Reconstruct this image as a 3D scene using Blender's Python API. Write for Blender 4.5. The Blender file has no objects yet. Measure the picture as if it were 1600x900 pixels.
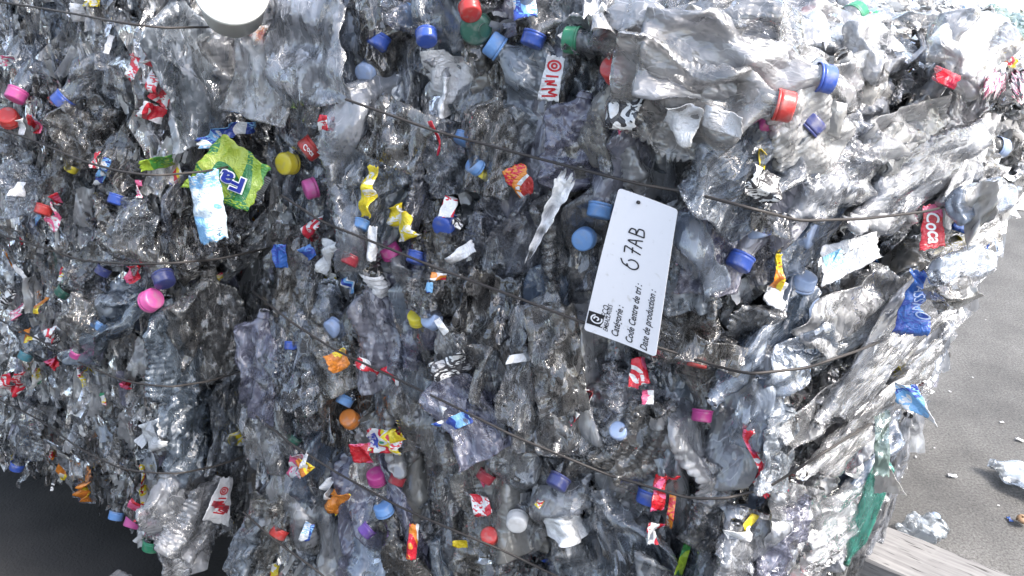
import bpy, math, random
import numpy as np
from mathutils import Vector, Matrix

# ------------------------------------------------------------------ camera, world, light
SC = bpy.context.scene
COL = SC.collection
PITCH, ROLL, F = 27.0, 4.0, 1432.0
cam_d = bpy.data.cameras.new("camera"); cam = bpy.data.objects.new("camera", cam_d); COL.objects.link(cam)
cam_d.sensor_width = 36.0; cam_d.lens = 36.0 * F / 1600.0
cam_d.clip_start = 0.02; cam_d.clip_end = 500
cam.matrix_world = (Matrix.Translation((0, 0, 1.40)) @ Matrix.Rotation(math.radians(90 - PITCH), 4, 'X')
                    @ Matrix.Rotation(math.radians(ROLL), 4, 'Z'))
SC.camera = cam
SC.render.resolution_x, SC.render.resolution_y = 1024, 576

SUN_EL, SUN_AZ = 52.0, 105.0          # azimuth measured from +Y towards +X
world = bpy.data.worlds.new("World"); SC.world = world; world.use_nodes = True
wn = world.node_tree; bg = wn.nodes["Background"]
sky = wn.nodes.new("ShaderNodeTexSky"); sky.sky_type = 'NISHITA'; sky.sun_disc = False
sky.sun_elevation = math.radians(SUN_EL); sky.sun_rotation = math.radians(SUN_AZ)
sky.dust_density = 4.0; sky.air_density = 1.2; sky.ozone_density = 1.0
hs_ = wn.nodes.new('ShaderNodeHueSaturation'); hs_.inputs['Saturation'].default_value = 0.75
wn.links.new(sky.outputs[0], hs_.inputs['Color']); wn.links.new(hs_.outputs[0], bg.inputs[0]); bg.inputs[1].default_value = 0.15
sun_d = bpy.data.lights.new("sun", 'SUN'); sun = bpy.data.objects.new("sun", sun_d); COL.objects.link(sun)
sun_d.energy = 1.3; sun_d.angle = math.radians(16.0); sun_d.color = (1.0, 0.97, 0.92)
_a, _e = math.radians(SUN_AZ), math.radians(SUN_EL)
sun_dir = Vector((math.sin(_a) * math.cos(_e), math.cos(_a) * math.cos(_e), math.sin(_e)))
sun.rotation_euler = sun_dir.to_track_quat('Z', 'Y').to_euler()
SC.view_settings.view_transform = 'Standard'; SC.view_settings.look = 'None'
SC.view_settings.exposure = 1.8; SC.view_settings.gamma = 1.0
SC.cycles.max_bounces = 8; SC.cycles.transparent_max_bounces = 14
SC.cycles.diffuse_bounces = 3; SC.cycles.glossy_bounces = 3; SC.cycles.transmission_bounces = 4
SC.cycles.caustics_reflective = False; SC.cycles.caustics_refractive = False

CM = np.array(cam.matrix_world)
CP = CM[:3, 3]
def W(px, py, t):
    """point seen at photo pixel (px,py) at depth t metres"""
    v = np.array([(px - 800) / F * t, -(py - 450) / F * t, -t])
    return CM[:3, :3] @ v + CP
def proj(P):
    P = np.asarray(P, float)
    q = (P - CP) @ CM[:3, :3]
    return 800 + F * q[..., 0] / -q[..., 2], 450 - F * q[..., 1] / -q[..., 2], -q[..., 2]
def at_z(px, py, z):
    d = W(px, py, 1.0) - CP
    return CP + d * ((z - CP[2]) / d[2])
def nz(v):
    v = np.asarray(v, float); return v / (np.linalg.norm(v) + 1e-12)

R = random.Random(7)
NR = np.random.RandomState(11)

# ------------------------------------------------------------------ materials
def mat(name):
    m = bpy.data.materials.new(name); m.use_nodes = True
    nt = m.node_tree; return m, nt, nt.nodes["Principled BSDF"]
def N(nt, t, **k):
    n = nt.nodes.new(t)
    for a, b in k.items(): setattr(n, a, b)
    return n
def ramp(nt, stops, interp='LINEAR'):
    r = N(nt, "ShaderNodeValToRGB"); cr = r.color_ramp; cr.interpolation = interp
    while len(cr.elements) < len(stops): cr.elements.new(0.5)
    for e, (p, c) in zip(cr.elements, stops):
        e.position = p; e.color = (*c, 1) if len(c) == 3 else c
    return r
def coords(nt, scale=(1, 1, 1), per_object=True, what="Object"):
    tc = N(nt, "ShaderNodeTexCoord"); mp = N(nt, "ShaderNodeMapping"); mp.inputs["Scale"].default_value = scale
    nt.links.new(tc.outputs[what], mp.inputs[0])
    if per_object:
        oi = N(nt, "ShaderNodeObjectInfo"); mul = N(nt, "ShaderNodeMath", operation='MULTIPLY'); mul.inputs[1].default_value = 37.0
        nt.links.new(oi.outputs["Random"], mul.inputs[0])
        nt.links.new(mul.outputs[0], mp.inputs["Location"])
        return mp.outputs[0], oi
    return mp.outputs[0], None

def facet_normal(nt, co, k1=0.55, k2=0.45, s1=34, s2=110, bump=0.5):
    """crumpled film: every little cell is a flat facet tilted its own way"""
    L = nt.links
    wn_ = N(nt, "ShaderNodeTexNoise"); wn_.inputs["Scale"].default_value = 30; wn_.inputs["Detail"].default_value = 2; L.new(co, wn_.inputs[0])
    wm = N(nt, "ShaderNodeVectorMath", operation='MULTIPLY_ADD'); L.new(wn_.outputs["Color"], wm.inputs[0]); wm.inputs[1].default_value = (0.03, 0.03, 0.03); L.new(co, wm.inputs[2])
    n2 = N(nt, "ShaderNodeTexNoise"); n2.inputs["Scale"].default_value = 55; n2.inputs["Detail"].default_value = 3; n2.inputs["Distortion"].default_value = 1.8; L.new(co, n2.inputs[0])
    s_ = N(nt, "ShaderNodeMath", operation='SUBTRACT'); s_.inputs[1].default_value = 0.5; L.new(n2.outputs[0], s_.inputs[0])
    ab = N(nt, "ShaderNodeMath", operation='ABSOLUTE'); L.new(s_.outputs[0], ab.inputs[0])
    bp = N(nt, "ShaderNodeBump"); bp.inputs["Strength"].default_value = bump; bp.inputs["Distance"].default_value = 0.012; L.new(ab.outputs[0], bp.inputs["Height"])
    cur = bp.outputs[0]
    for sc, k in ((s1, k1), (s2, k2)):
        vo = N(nt, "ShaderNodeTexVoronoi"); vo.inputs["Scale"].default_value = sc; L.new(wm.outputs[0], vo.inputs[0])
        c = N(nt, "ShaderNodeVectorMath", operation='SUBTRACT'); L.new(vo.outputs["Color"], c.inputs[0]); c.inputs[1].default_value = (.5, .5, .5)
        m = N(nt, "ShaderNodeVectorMath", operation='MULTIPLY_ADD'); L.new(c.outputs[0], m.inputs[0]); m.inputs[1].default_value = (k, k, k); L.new(cur, m.inputs[2])
        nn = N(nt, "ShaderNodeVectorMath", operation='NORMALIZE'); L.new(m.outputs[0], nn.inputs[0]); cur = nn.outputs[0]
    return cur

def pet(name, tints, alpha=(0.08, 0.42), rough=(0.03, 0.14), dirt=0.35, bump=1.0, scale=(1, 1, 0.35), what="Object", dirtcol=(0.16, 0.145, 0.125)):
    m, nt, p = mat(name); L = nt.links; nt.nodes.remove(p); out = nt.nodes["Material Output"]
    co, oi = coords(nt, scale, what=what)
    nrm = facet_normal(nt, co, .7 * bump, .7 * bump, bump=.4 * bump)
    n1 = N(nt, "ShaderNodeTexNoise"); n1.inputs["Scale"].default_value = 16; n1.inputs["Detail"].default_value = 2; n1.inputs["Roughness"].default_value = 0.5; n1.inputs["Distortion"].default_value = 0.8
    L.new(co, n1.inputs[0])
    k = len(tints); rp = ramp(nt, [(i / k, c) for i, c in enumerate(tints)], 'CONSTANT'); L.new(oi.outputs["Random"], rp.inputs[0])
    dm = ramp(nt, [(0.45, (0, 0, 0)), (0.72, (dirt,) * 3)]); L.new(n1.outputs[0], dm.inputs[0])
    mx = N(nt, "ShaderNodeMixRGB"); L.new(dm.outputs[0], mx.inputs[0]); L.new(rp.outputs[0], mx.inputs[1]); mx.inputs[2].default_value = (*dirtcol, 1)
    body = N(nt, "ShaderNodeBsdfDiffuse"); L.new(mx.outputs[0], body.inputs[0]); L.new(nrm, body.inputs["Normal"])
    trl = N(nt, "ShaderNodeBsdfTranslucent"); L.new(mx.outputs[0], trl.inputs[0])
    bt = N(nt, "ShaderNodeMixShader"); bt.inputs[0].default_value = 0.45; L.new(body.outputs[0], bt.inputs[1]); L.new(trl.outputs[0], bt.inputs[2])
    tr = N(nt, "ShaderNodeBsdfTransparent")
    tm_ = N(nt, "ShaderNodeMixRGB"); tm_.inputs[0].default_value = 0.35; tm_.inputs[1].default_value = (.96, .96, .97, 1); L.new(rp.outputs[0], tm_.inputs[2]); L.new(tm_.outputs[0], tr.inputs[0])
    ar = N(nt, "ShaderNodeMapRange"); ar.inputs["From Min"].default_value = .38; ar.inputs["From Max"].default_value = .62
    ar.inputs["To Min"].default_value = alpha[0]; ar.inputs["To Max"].default_value = alpha[1]; L.new(n1.outputs[0], ar.inputs[0])
    wv = N(nt, "ShaderNodeTexNoise"); wv.inputs["Scale"].default_value = 26; wv.inputs["Detail"].default_value = 3; L.new(co, wv.inputs[0])
    wz = N(nt, "ShaderNodeVectorMath", operation='MULTIPLY_ADD'); L.new(wv.outputs["Color"], wz.inputs[0]); wz.inputs[1].default_value = (.05, .05, .05); L.new(co, wz.inputs[2])
    ve = N(nt, "ShaderNodeTexVoronoi", feature='DISTANCE_TO_EDGE'); ve.inputs["Scale"].default_value = 42; L.new(wz.outputs[0], ve.inputs[0])
    cr_ = ramp(nt, [(0.0, (.45, .45, .45)), (0.03, (0, 0, 0))]); L.new(ve.outputs["Distance"], cr_.inputs[0])
    cg = ramp(nt, [(0.5, (0, 0, 0)), (0.62, (1, 1, 1))]); L.new(wv.outputs[0], cg.inputs[0])
    cm = N(nt, "ShaderNodeMath", operation='MULTIPLY'); L.new(cr_.outputs[0], cm.inputs[0]); L.new(cg.outputs[0], cm.inputs[1])
    wb = N(nt, "ShaderNodeMixRGB"); L.new(cm.outputs[0], wb.inputs[0]); L.new(mx.outputs[0], wb.inputs[1]); wb.inputs[2].default_value = (.85, .85, .85, 1); L.new(wb.outputs[0], body.inputs[0])
    aa = N(nt, "ShaderNodeMath", operation='ADD', use_clamp=True); L.new(ar.outputs[0], aa.inputs[0]); L.new(cm.outputs[0], aa.inputs[1])
    a = N(nt, "ShaderNodeMixShader"); L.new(aa.outputs[0], a.inputs[0]); L.new(tr.outputs[0], a.inputs[1]); L.new(bt.outputs[0], a.inputs[2])
    gl = N(nt, "ShaderNodeBsdfGlossy"); gl.inputs[0].default_value = (1, 1, 1, 1); L.new(nrm, gl.inputs["Normal"])
    rr = N(nt, "ShaderNodeMapRange"); rr.inputs["From Min"].default_value = .35; rr.inputs["From Max"].default_value = .65
    rr.inputs["To Min"].default_value = rough[0]; rr.inputs["To Max"].default_value = rough[1]; L.new(n1.outputs[0], rr.inputs[0]); L.new(rr.outputs[0], gl.inputs["Roughness"])
    fr = N(nt, "ShaderNodeFresnel"); fr.inputs[0].default_value = 1.75; L.new(nrm, fr.inputs["Normal"])
    fm = N(nt, "ShaderNodeMath", operation='MULTIPLY', use_clamp=True); fm.inputs[1].default_value = 1.3; L.new(fr.outputs[0], fm.inputs[0])
    g = N(nt, "ShaderNodeMixShader"); L.new(fm.outputs[0], g.inputs[0]); L.new(a.outputs[0], g.inputs[1]); L.new(gl.outputs[0], g.inputs[2])
    L.new(g.outputs[0], out.inputs["Surface"])
    return m

def plastic(name, col, rough=0.32, bump=0.25, wear=0.25, spec=0.5):
    m, nt, p = mat(name); L = nt.links
    co, oi = coords(nt)
    n1 = N(nt, "ShaderNodeTexNoise"); n1.inputs["Scale"].default_value = 90; n1.inputs["Detail"].default_value = 4; L.new(co, n1.inputs[0])
    r = ramp(nt, [(0.5, (0, 0, 0)), (0.8, (wear,) * 3)]); L.new(n1.outputs[0], r.inputs[0])
    mx = N(nt, "ShaderNodeMixRGB"); L.new(r.outputs[0], mx.inputs[0]); mx.inputs[1].default_value = (*col, 1)
    mx.inputs[2].default_value = (0.3, 0.28, 0.26, 1)
    L.new(mx.outputs[0], p.inputs["Base Color"])
    bp = N(nt, "ShaderNodeBump"); bp.inputs["Strength"].default_value = bump; bp.inputs["Distance"].default_value = 0.002
    L.new(n1.outputs[0], bp.inputs["Height"]); L.new(bp.outputs[0], p.inputs["Normal"])
    p.inputs["Roughness"].default_value = rough; p.inputs["Specular IOR Level"].default_value = spec
    return m

def print_mat(name, cols, scale=60, rough=0.22, bump=0.5, stops=None):
    """printed film: broad fields of ink crossed by fine broken lettering-like marks"""
    m, nt, p = mat(name); L = nt.links
    co, oi = coords(nt, (1, 1, 1))
    nrm = facet_normal(nt, co, .3, .3, bump=bump)
    n1 = N(nt, "ShaderNodeTexNoise"); n1.inputs["Scale"].default_value = scale * .42; n1.inputs["Detail"].default_value = 1.0; L.new(co, n1.inputs[0])
    if stops is None:
        k = len(cols); stops = [0.0] + [0.5 + (i - k / 2) * 0.085 for i in range(1, k)]
    r = ramp(nt, list(zip(stops, cols)), 'CONSTANT'); L.new(n1.outputs[0], r.inputs[0])
    mp2 = N(nt, "ShaderNodeMapping"); mp2.inputs["Scale"].default_value = (1, 1, 3.2); mp2.inputs["Rotation"].default_value = (.3, .5, 0); L.new(co, mp2.inputs[0])
    n3 = N(nt, "ShaderNodeTexNoise"); n3.inputs["Scale"].default_value = 150; n3.inputs["Detail"].default_value = 1; L.new(mp2.outputs[0], n3.inputs[0])
    n4 = N(nt, "ShaderNodeTexNoise"); n4.inputs["Scale"].default_value = 26; L.new(co, n4.inputs[0])
    mk = ramp(nt, [(0.0, (0, 0, 0)), (0.54, (1, 1, 1))], 'CONSTANT'); L.new(n3.outputs[0], mk.inputs[0])
    mk2 = ramp(nt, [(0.0, (0, 0, 0)), (0.5, (1, 1, 1))], 'CONSTANT'); L.new(n4.outputs[0], mk2.inputs[0])
    mm = N(nt, "ShaderNodeMath", operation='MULTIPLY'); L.new(mk.outputs[0], mm.inputs[0]); L.new(mk2.outputs[0], mm.inputs[1])
    m1 = N(nt, "ShaderNodeMixRGB"); L.new(mm.outputs[0], m1.inputs[0]); L.new(r.outputs[0], m1.inputs[1]); m1.inputs[2].default_value = (*cols[1 % len(cols)], 1)
    L.new(m1.outputs[0], p.inputs["Base Color"]); L.new(nrm, p.inputs["Normal"])
    p.inputs["Roughness"].default_value = rough; p.inputs["Specular IOR Level"].default_value = 0.8
    return m

GREY = [(0.56, 0.60, 0.66), (0.48, 0.50, 0.54), (0.64, 0.65, 0.67), (0.46, 0.53, 0.64), (0.40, 0.40, 0.40), (0.60, 0.57, 0.51), (0.64, 0.69, 0.76), (0.48, 0.51, 0.61)]
M = {}
M['clear'] = pet('clear_plastic', GREY, bump=1.3)
M['smoky'] = pet('smoky_plastic', [(0.16, 0.155, 0.15), (0.22, 0.22, 0.23), (0.11, 0.11, 0.115), (0.27, 0.26, 0.25)], alpha=(0.2, 0.55), bump=1.3)
M['blue'] = pet('bluish_plastic', [(0.36, 0.43, 0.52), (0.42, 0.48, 0.56), (0.28, 0.36, 0.46), (0.46, 0.53, 0.62)], alpha=(0.25, 0.6), dirt=0.2)
M['violet'] = pet('violet_tinted_plastic', [(0.32, 0.33, 0.48), (0.40, 0.40, 0.54), (0.46, 0.47, 0.58)], alpha=(0.25, 0.6), dirt=0.2)
M['green'] = pet('pale_green_plastic', [(0.25, 0.50, 0.38), (0.36, 0.52, 0.46), (0.20, 0.42, 0.30)], alpha=(0.25, 0.6), dirt=0.2)
M['milky'] = pet('milky_plastic', [(0.72, 0.72, 0.71), (0.80, 0.80, 0.80), (0.66, 0.67, 0.70), (0.76, 0.74, 0.70)], alpha=(0.5, 0.9), dirt=0.08, rough=(0.1, 0.28), bump=.6)
M['bright'] = pet('pale_clear_plastic', [(0.58, 0.59, 0.61), (0.64, 0.64, 0.65), (0.52, 0.54, 0.58), (0.60, 0.61, 0.65), (0.55, 0.54, 0.51)], alpha=(0.22, 0.6), dirt=0.15, bump=.7)
M['deepgreen'] = pet('green_plastic', [(0.05, 0.62, 0.46)], alpha=(0.3, 0.6), bump=.5, dirt=0.05, rough=(0.1, 0.2))
M['core'] = pet('compacted_plastic', [(0.42, 0.44, 0.47)], alpha=(1, 1), dirt=0.6, scale=(1, 1, 0.5), dirtcol=(0.10, 0.095, 0.09))
M['film'] = pet('smooth_film', [(0.62, 0.64, 0.69), (0.66, 0.67, 0.70), (0.58, 0.62, 0.70)], alpha=(0.16, 0.5), dirt=0.08, bump=0.75, rough=(0.05, 0.18))
M['pale'] = pet('thin_pale_film', [(0.55, 0.64, 0.74), (0.60, 0.68, 0.76)], alpha=(0.3, 0.6), dirt=0.05, bump=0.3, rough=(0.12, 0.3))
M['film_blue'] = pet('smooth_blue_film', [(0.36, 0.47, 0.66), (0.44, 0.54, 0.70)], alpha=(0.2, 0.5), dirt=0.1, bump=0.55)
CAPC = dict(red=(0.62, 0.035, 0.03), blue=(0.03, 0.10, 0.50), lightblue=(0.16, 0.36, 0.74), paleblue=(0.38, 0.50, 0.76),
            darkblue=(0.035, 0.05, 0.22), green=(0.02, 0.30, 0.14), darkgreen=(0.008, 0.11, 0.075), yellow=(0.80, 0.66, 0.03),
            pink=(0.72, 0.10, 0.38), magenta=(0.50, 0.03, 0.24), purple=(0.18, 0.07, 0.42), orange=(0.78, 0.24, 0.03),
            white=(0.78, 0.78, 0.78), crimson=(0.35, 0.01, 0.03), teal=(0.05, 0.25, 0.32))
CAPM = {k: plastic('cap_' + k, tuple(x * .72 + .02 for x in c), wear=.6, bump=.4, rough=.28) for k, c in CAPC.items()}
CAPWORD = dict(lightblue='light blue', paleblue='pale blue', darkblue='dark blue', darkgreen='dark green', crimson='dark red')
WH = (0.74, 0.74, 0.74); RD = (0.60, 0.02, 0.04); BL = (0.03, 0.07, 0.35); YE = (0.78, 0.62, 0.03); BK = (0.03, 0.03, 0.035)
OR = (0.72, 0.24, 0.03); GN = (0.12, 0.42, 0.05); LB = (0.2, 0.45, 0.75); PK = (0.72, 0.12, 0.25); GY = (0.35, 0.35, 0.36)
PM = {
 'redwhite': ('red and white', print_mat('red_white_print', [WH, RD, WH, RD, PK], 50)),
 'red': ('red', print_mat('red_print', [RD, (0.45, 0.01, 0.02), PK], 50)),
 'redorange': ('red and orange', print_mat('red_orange_print', [RD, OR, WH, (0.4, 0.02, 0.02)], 45)),
 'yellowwhite': ('yellow and white', print_mat('yellow_white_print', [WH, YE, WH, YE], 45)),
 'yellow': ('yellow', print_mat('yellow_print', [YE, (0.6, 0.45, 0.02)], 50)),
 'orange': ('orange', print_mat('orange_print', [OR, (0.5, 0.16, 0.02), YE], 50)),
 'bluewhite': ('blue and white', print_mat('blue_white_print', [WH, LB, BL, WH], 50)),
 'blue': ('deep blue', print_mat('blue_print', [(0.03, 0.12, 0.42), BL, (0.10, 0.25, 0.62)], 50)),
 'blackwhite': ('black and white', print_mat('black_white_print', [WH, BK, WH, BK, GY], 95)),
 'white': ('white', print_mat('white_film', [WH, (0.66, 0.66, 0.68)], 30)),
 'multi': ('multicoloured', print_mat('many_coloured_print', [BL, WH, RD, YE, WH, (0.05, 0.3, 0.15), PK], 70)),
 'green': ('green', print_mat('green_print', [(0.06, 0.24, 0.04), (0.26, 0.38, 0.03), (0.02, 0.16, 0.04), (0.34, 0.42, 0.05)], 26)),
 'crimson': ('dark red', print_mat('dark_red_print', [(0.28, 0.005, 0.03), RD], 50)),
 'pinkwhite': ('pink and white', print_mat('pink_white_print', [WH, PK, WH], 50)),
}
def simple(name, col, rough=0.5, metal=0.0, spec=0.5):
    m, nt, p = mat(name); p.inputs["Base Color"].default_value = (*col, 1); p.inputs["Roughness"].default_value = rough
    p.inputs["Metallic"].default_value = metal; p.inputs["Specular IOR Level"].default_value = spec
    co, oi = coords(nt); n = N(nt, "ShaderNodeTexNoise"); n.inputs["Scale"].default_value = 200; nt.links.new(co, n.inputs[0])
    b = N(nt, "ShaderNodeBump"); b.inputs["Strength"].default_value = 0.15; b.inputs["Distance"].default_value = 0.001
    nt.links.new(n.outputs[0], b.inputs["Height"]); nt.links.new(b.outputs[0], p.inputs["Normal"])
    return m
M['wire'] = simple('dark_steel_wire', (0.045, 0.040, 0.038), 0.55, 0.3)
M['ink'] = simple('black_ink', (0.012, 0.012, 0.016), 0.6)
M['redink'] = simple('red_ink', (0.5, 0.01, 0.02), 0.4)
M['whiteink'] = simple('white_ink', (0.85, 0.85, 0.85), 0.4)
M['navyink'] = simple('navy_ink', (0.01, 0.02, 0.25), 0.35)

# ------------------------------------------------------------------ object helpers
def link(name, me, m=None, parent=None, objmat=True):
    o = bpy.data.objects.new(name, me); COL.objects.link(o)
    if parent is not None: o.parent = parent
    if m is not None and me is not None:
        if not me.materials: me.materials.append(None)
        if objmat:
            o.material_slots[0].link = 'OBJECT'; o.material_slots[0].material = m
        else: me.materials[0] = m
    return o
def tag(o, label=None, cat=None, group=None, kind=None):
    if label: o['label'] = label
    if cat: o['category'] = cat
    if group: o['group'] = group
    if kind: o['kind'] = kind
    return o
def mesh_np(name, V, Fc, mats=None, midx=None, smooth=True, uv=None):
    me = bpy.data.meshes.new(name); V = np.ascontiguousarray(V, np.float32); Fc = np.ascontiguousarray(Fc, np.int32)
    k = Fc.shape[1]
    me.vertices.add(len(V)); me.vertices.foreach_set("co", V.ravel())
    me.loops.add(Fc.size); me.loops.foreach_set("vertex_index", Fc.ravel())
    me.polygons.add(len(Fc)); me.polygons.foreach_set("loop_start", np.arange(0, Fc.size, k, dtype=np.int32))
    me.polygons.foreach_set("loop_total", np.full(len(Fc), k, np.int32))
    me.polygons.foreach_set("use_smooth", np.full(len(Fc), smooth))
    if mats:
        for m in mats: me.materials.append(m)
    if midx is not None: me.polygons.foreach_set("material_index", np.ascontiguousarray(midx, np.int32))
    me.update(); me.validate(); return me
def grid_faces(nu, nv, wrap=False):
    """(nv rows) x (nu cols) vertices -> quads"""
    i = np.arange(nu if wrap else nu - 1); j = np.arange(nv - 1)
    I, J = np.meshgrid(i, j); I2 = (I + 1) % nu
    return np.stack([J * nu + I, J * nu + I2, (J + 1) * nu + I2, (J + 1) * nu + I], -1).reshape(-1, 4)

def tri(x): return 4 * np.abs(x - np.floor(x + 0.5)) - 1
def folds(rs, n, wl, amp=0.14, bias=None, warp=0.008):
    """sum of straight-creased triangle waves with random directions: crumpled sheet"""
    P = []
    for k in range(n):
        w = wl[0] * (wl[1] / wl[0]) ** rs.rand()
        a = rs.rand() * math.pi if bias is None else bias + rs.randn() * 0.45
        P.append((math.cos(a) / w, math.sin(a) / w, rs.rand(), w * amp * (0.5 + rs.rand()) / math.sqrt(n) * 1.6))
    wx = rs.rand(4) * 6; 
    def f(x, y):
        xx = x + warp * np.sin(y * 38 + wx[0]) + warp * 0.5 * np.sin(y * 90 + x * 40 + wx[1])
        yy = y + warp * np.sin(x * 41 + wx[2]) + warp * 0.5 * np.sin(x * 85 - y * 45 + wx[3])
        h = 0
        for c, s, p, a_ in P: h = h + a_ * tri(xx * c + yy * s + p)
        return h
    return f
def sstep(a, b, x):
    t = np.clip((x - a) / (b - a), 0, 1); return t * t * (3 - 2 * t)

# ------------------------------------------------------------------ crushed bottle prototypes (neck at origin, body along +Z, thin along Y)
def bottle_proto(seed, L=0.23, Rb=0.033, flat=0.28, ribs=0, crush=1.0, nth=56, nl=84, bend=0.3):
    rs = np.random.RandomState(seed)
    th = np.linspace(0, 2 * math.pi, nth, endpoint=False)
    l = np.concatenate([np.linspace(0, 0.022, 9), np.linspace(0.022, L, nl - 9 - 4 + 1)[1:], np.full(4, L)])
    closing = np.concatenate([np.ones(nl - 4), [0.8, 0.5, 0.2, 0.01]]); l[-4:] = L + np.array([0.002, 0.003, 0.001, 0.0])
    rn = 0.0118
    r = np.where(l < 0.02, rn, rn + (Rb - rn) * sstep(0.02, 0.085, l) ** 0.8)
    r = r + np.where((l > 0.0150) & (l < 0.0185), 0.0032, 0)
    r = r + np.where(l < 0.014, 0.0007 * np.sin(l * 1900), 0)
    if ribs: r = r * (1 + 0.06 * np.abs(np.sin(l * ribs)) * sstep(0.07, 0.1, l) * (1 - sstep(L - 0.02, L, l)))
    k = sstep(0.018, 0.075, l)                      # 0 at neck, 1 on body
    wide = 1 + k * 0.42; thin = 1 - k * (1 - flat)
    T, Lg = np.meshgrid(th, l); r2 = (r * closing)[:, None]; k2 = k[:, None]
    sx = np.sign(np.cos(T)) * np.abs(np.cos(T)) ** (1 - 0.35 * k2); sy = np.sin(T)
    X = r2 * wide[:, None] * sx; Y = r2 * thin[:, None] * sy; Z = Lg.copy()
    f1 = folds(rs, 5, (0.035, 0.12), 0.13, bias=0.0, warp=.003); f2 = folds(rs, 5, (0.018, 0.05), 0.08, bias=0.15, warp=.002); f3 = folds(rs, 5, (0.018, 0.05), 0.08, bias=-0.15, warp=.002)
    f4 = folds(rs, 3, (0.07, 0.2), 0.2, bias=math.pi / 2, warp=.003); f5 = folds(rs, 4, (0.03, 0.1), 0.07, warp=.003)
    up = (np.sin(T) > 0)
    Y = Y + crush * k2 * (1.3 * f1(X, Z) + np.where(up, f2(X, Z), f3(X, Z)) * np.abs(np.sin(T)) ** 0.5)
    dX = crush * k2 * (f4(Z, Y * 0.3) * 0.55 + f5(Z, X) * 0.8 * sx)
    Xo = X + dX
    Zo = Z + crush * k2 * f5(X * 1.3 + 0.4, Z) * 0.9
    # overall bend and twist
    tw = (rs.rand() - .5) * 1.1 * k2 * Lg / L
    Xt = Xo * np.cos(tw) - Y * np.sin(tw); Yt = Xo * np.sin(tw) + Y * np.cos(tw)
    b = (rs.rand() - .5) * 2 * bend; Yt = Yt + b * (Lg ** 2) * 1.6 * k2
    V = np.stack([Xt, Yt, Zo], -1)
    me = mesh_np('crushed_bottle_%d' % seed, V.reshape(-1, 3), grid_faces(nth, nl, True))
    me.materials.append(None)
    # wrapper label: same surface pushed out a little
    i0, i1 = int(nl * 0.48), int(nl * 0.48) + int(nl * (0.14 + 0.14 * rs.rand()))
    Vb = V[i0:i1].copy(); ctr = Vb.mean(1, keepdims=True); d = Vb - ctr; Vb = Vb + d / (np.linalg.norm(d, axis=-1, keepdims=True) + 1e-6) * 0.0016
    Vb[..., 1] += np.sign(Vb[..., 1] - ctr[..., 1]) * 0.0008
    ml = mesh_np('wrapper_%d' % seed, Vb.reshape(-1, 3), grid_faces(nth, i1 - i0, True)); ml.materials.append(None)
    return dict(me=me, label=ml, L=L, W=Rb * 1.42 * 2, T=Rb * flat * 2 + 0.012)
PROTO = []
for i in range(18):
    rs_ = random.Random(100 + i)
    PROTO.append(bottle_proto(20 + i, L=rs_.choice([0.17, 0.2, 0.22, 0.25, 0.28]), Rb=rs_.uniform(0.027, 0.043),
                              flat=rs_.uniform(0.2, 0.6), ribs=rs_.choice([0, 260, 330, 420]), crush=rs_.uniform(0.5, 1.0)))
CALM = bottle_proto(91, L=0.30, Rb=0.036, flat=.5, crush=.3, bend=.1)
BIG = [bottle_proto(60 + i, L=0.31, Rb=0.044, flat=0.22 + 0.06 * i, ribs=(0, 240, 0, 180)[i % 4], crush=0.55 + 0.1 * (i % 3), nth=72, nl=110, bend=0.15) for i in range(5)]

def cap_mesh():
    prof = [(0.0001, 0), (0.0115, 0), (0.0136, 0.0006), (0.0146, 0.0022), (0.0147, 0.0118), (0.0150, 0.0120), (0.0150, 0.0152), (0.0128, 0.0154)]
    n = 48; V = []
    for j, (r, z) in enumerate(prof):
        for i in range(n):
            rr = r * (1 + (0.018 if (i % 2 and 3 <= j <= 4) else 0)); a = 2 * math.pi * i / n
            V.append((rr * math.cos(a), rr * math.sin(a), z - 0.0022))
    me = mesh_np('bottle_cap', np.array(V), grid_faces(n, len(prof), True)); me.materials.append(None)
    for p in me.polygons: pass
    return me
CAP = cap_mesh()
def ring_mesh():
    n = 32; V = []
    for r, z in [(0.0150, 0.0132), (0.0156, 0.0136), (0.0156, 0.0158), (0.0148, 0.0160)]:
        for i in range(n):
            a = 2 * math.pi * i / n; V.append((r * math.cos(a), r * math.sin(a), z))
    me = mesh_np('tamper_ring', np.array(V), grid_faces(n, 4, True)); me.materials.append(None); return me
RING = ring_mesh()

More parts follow.
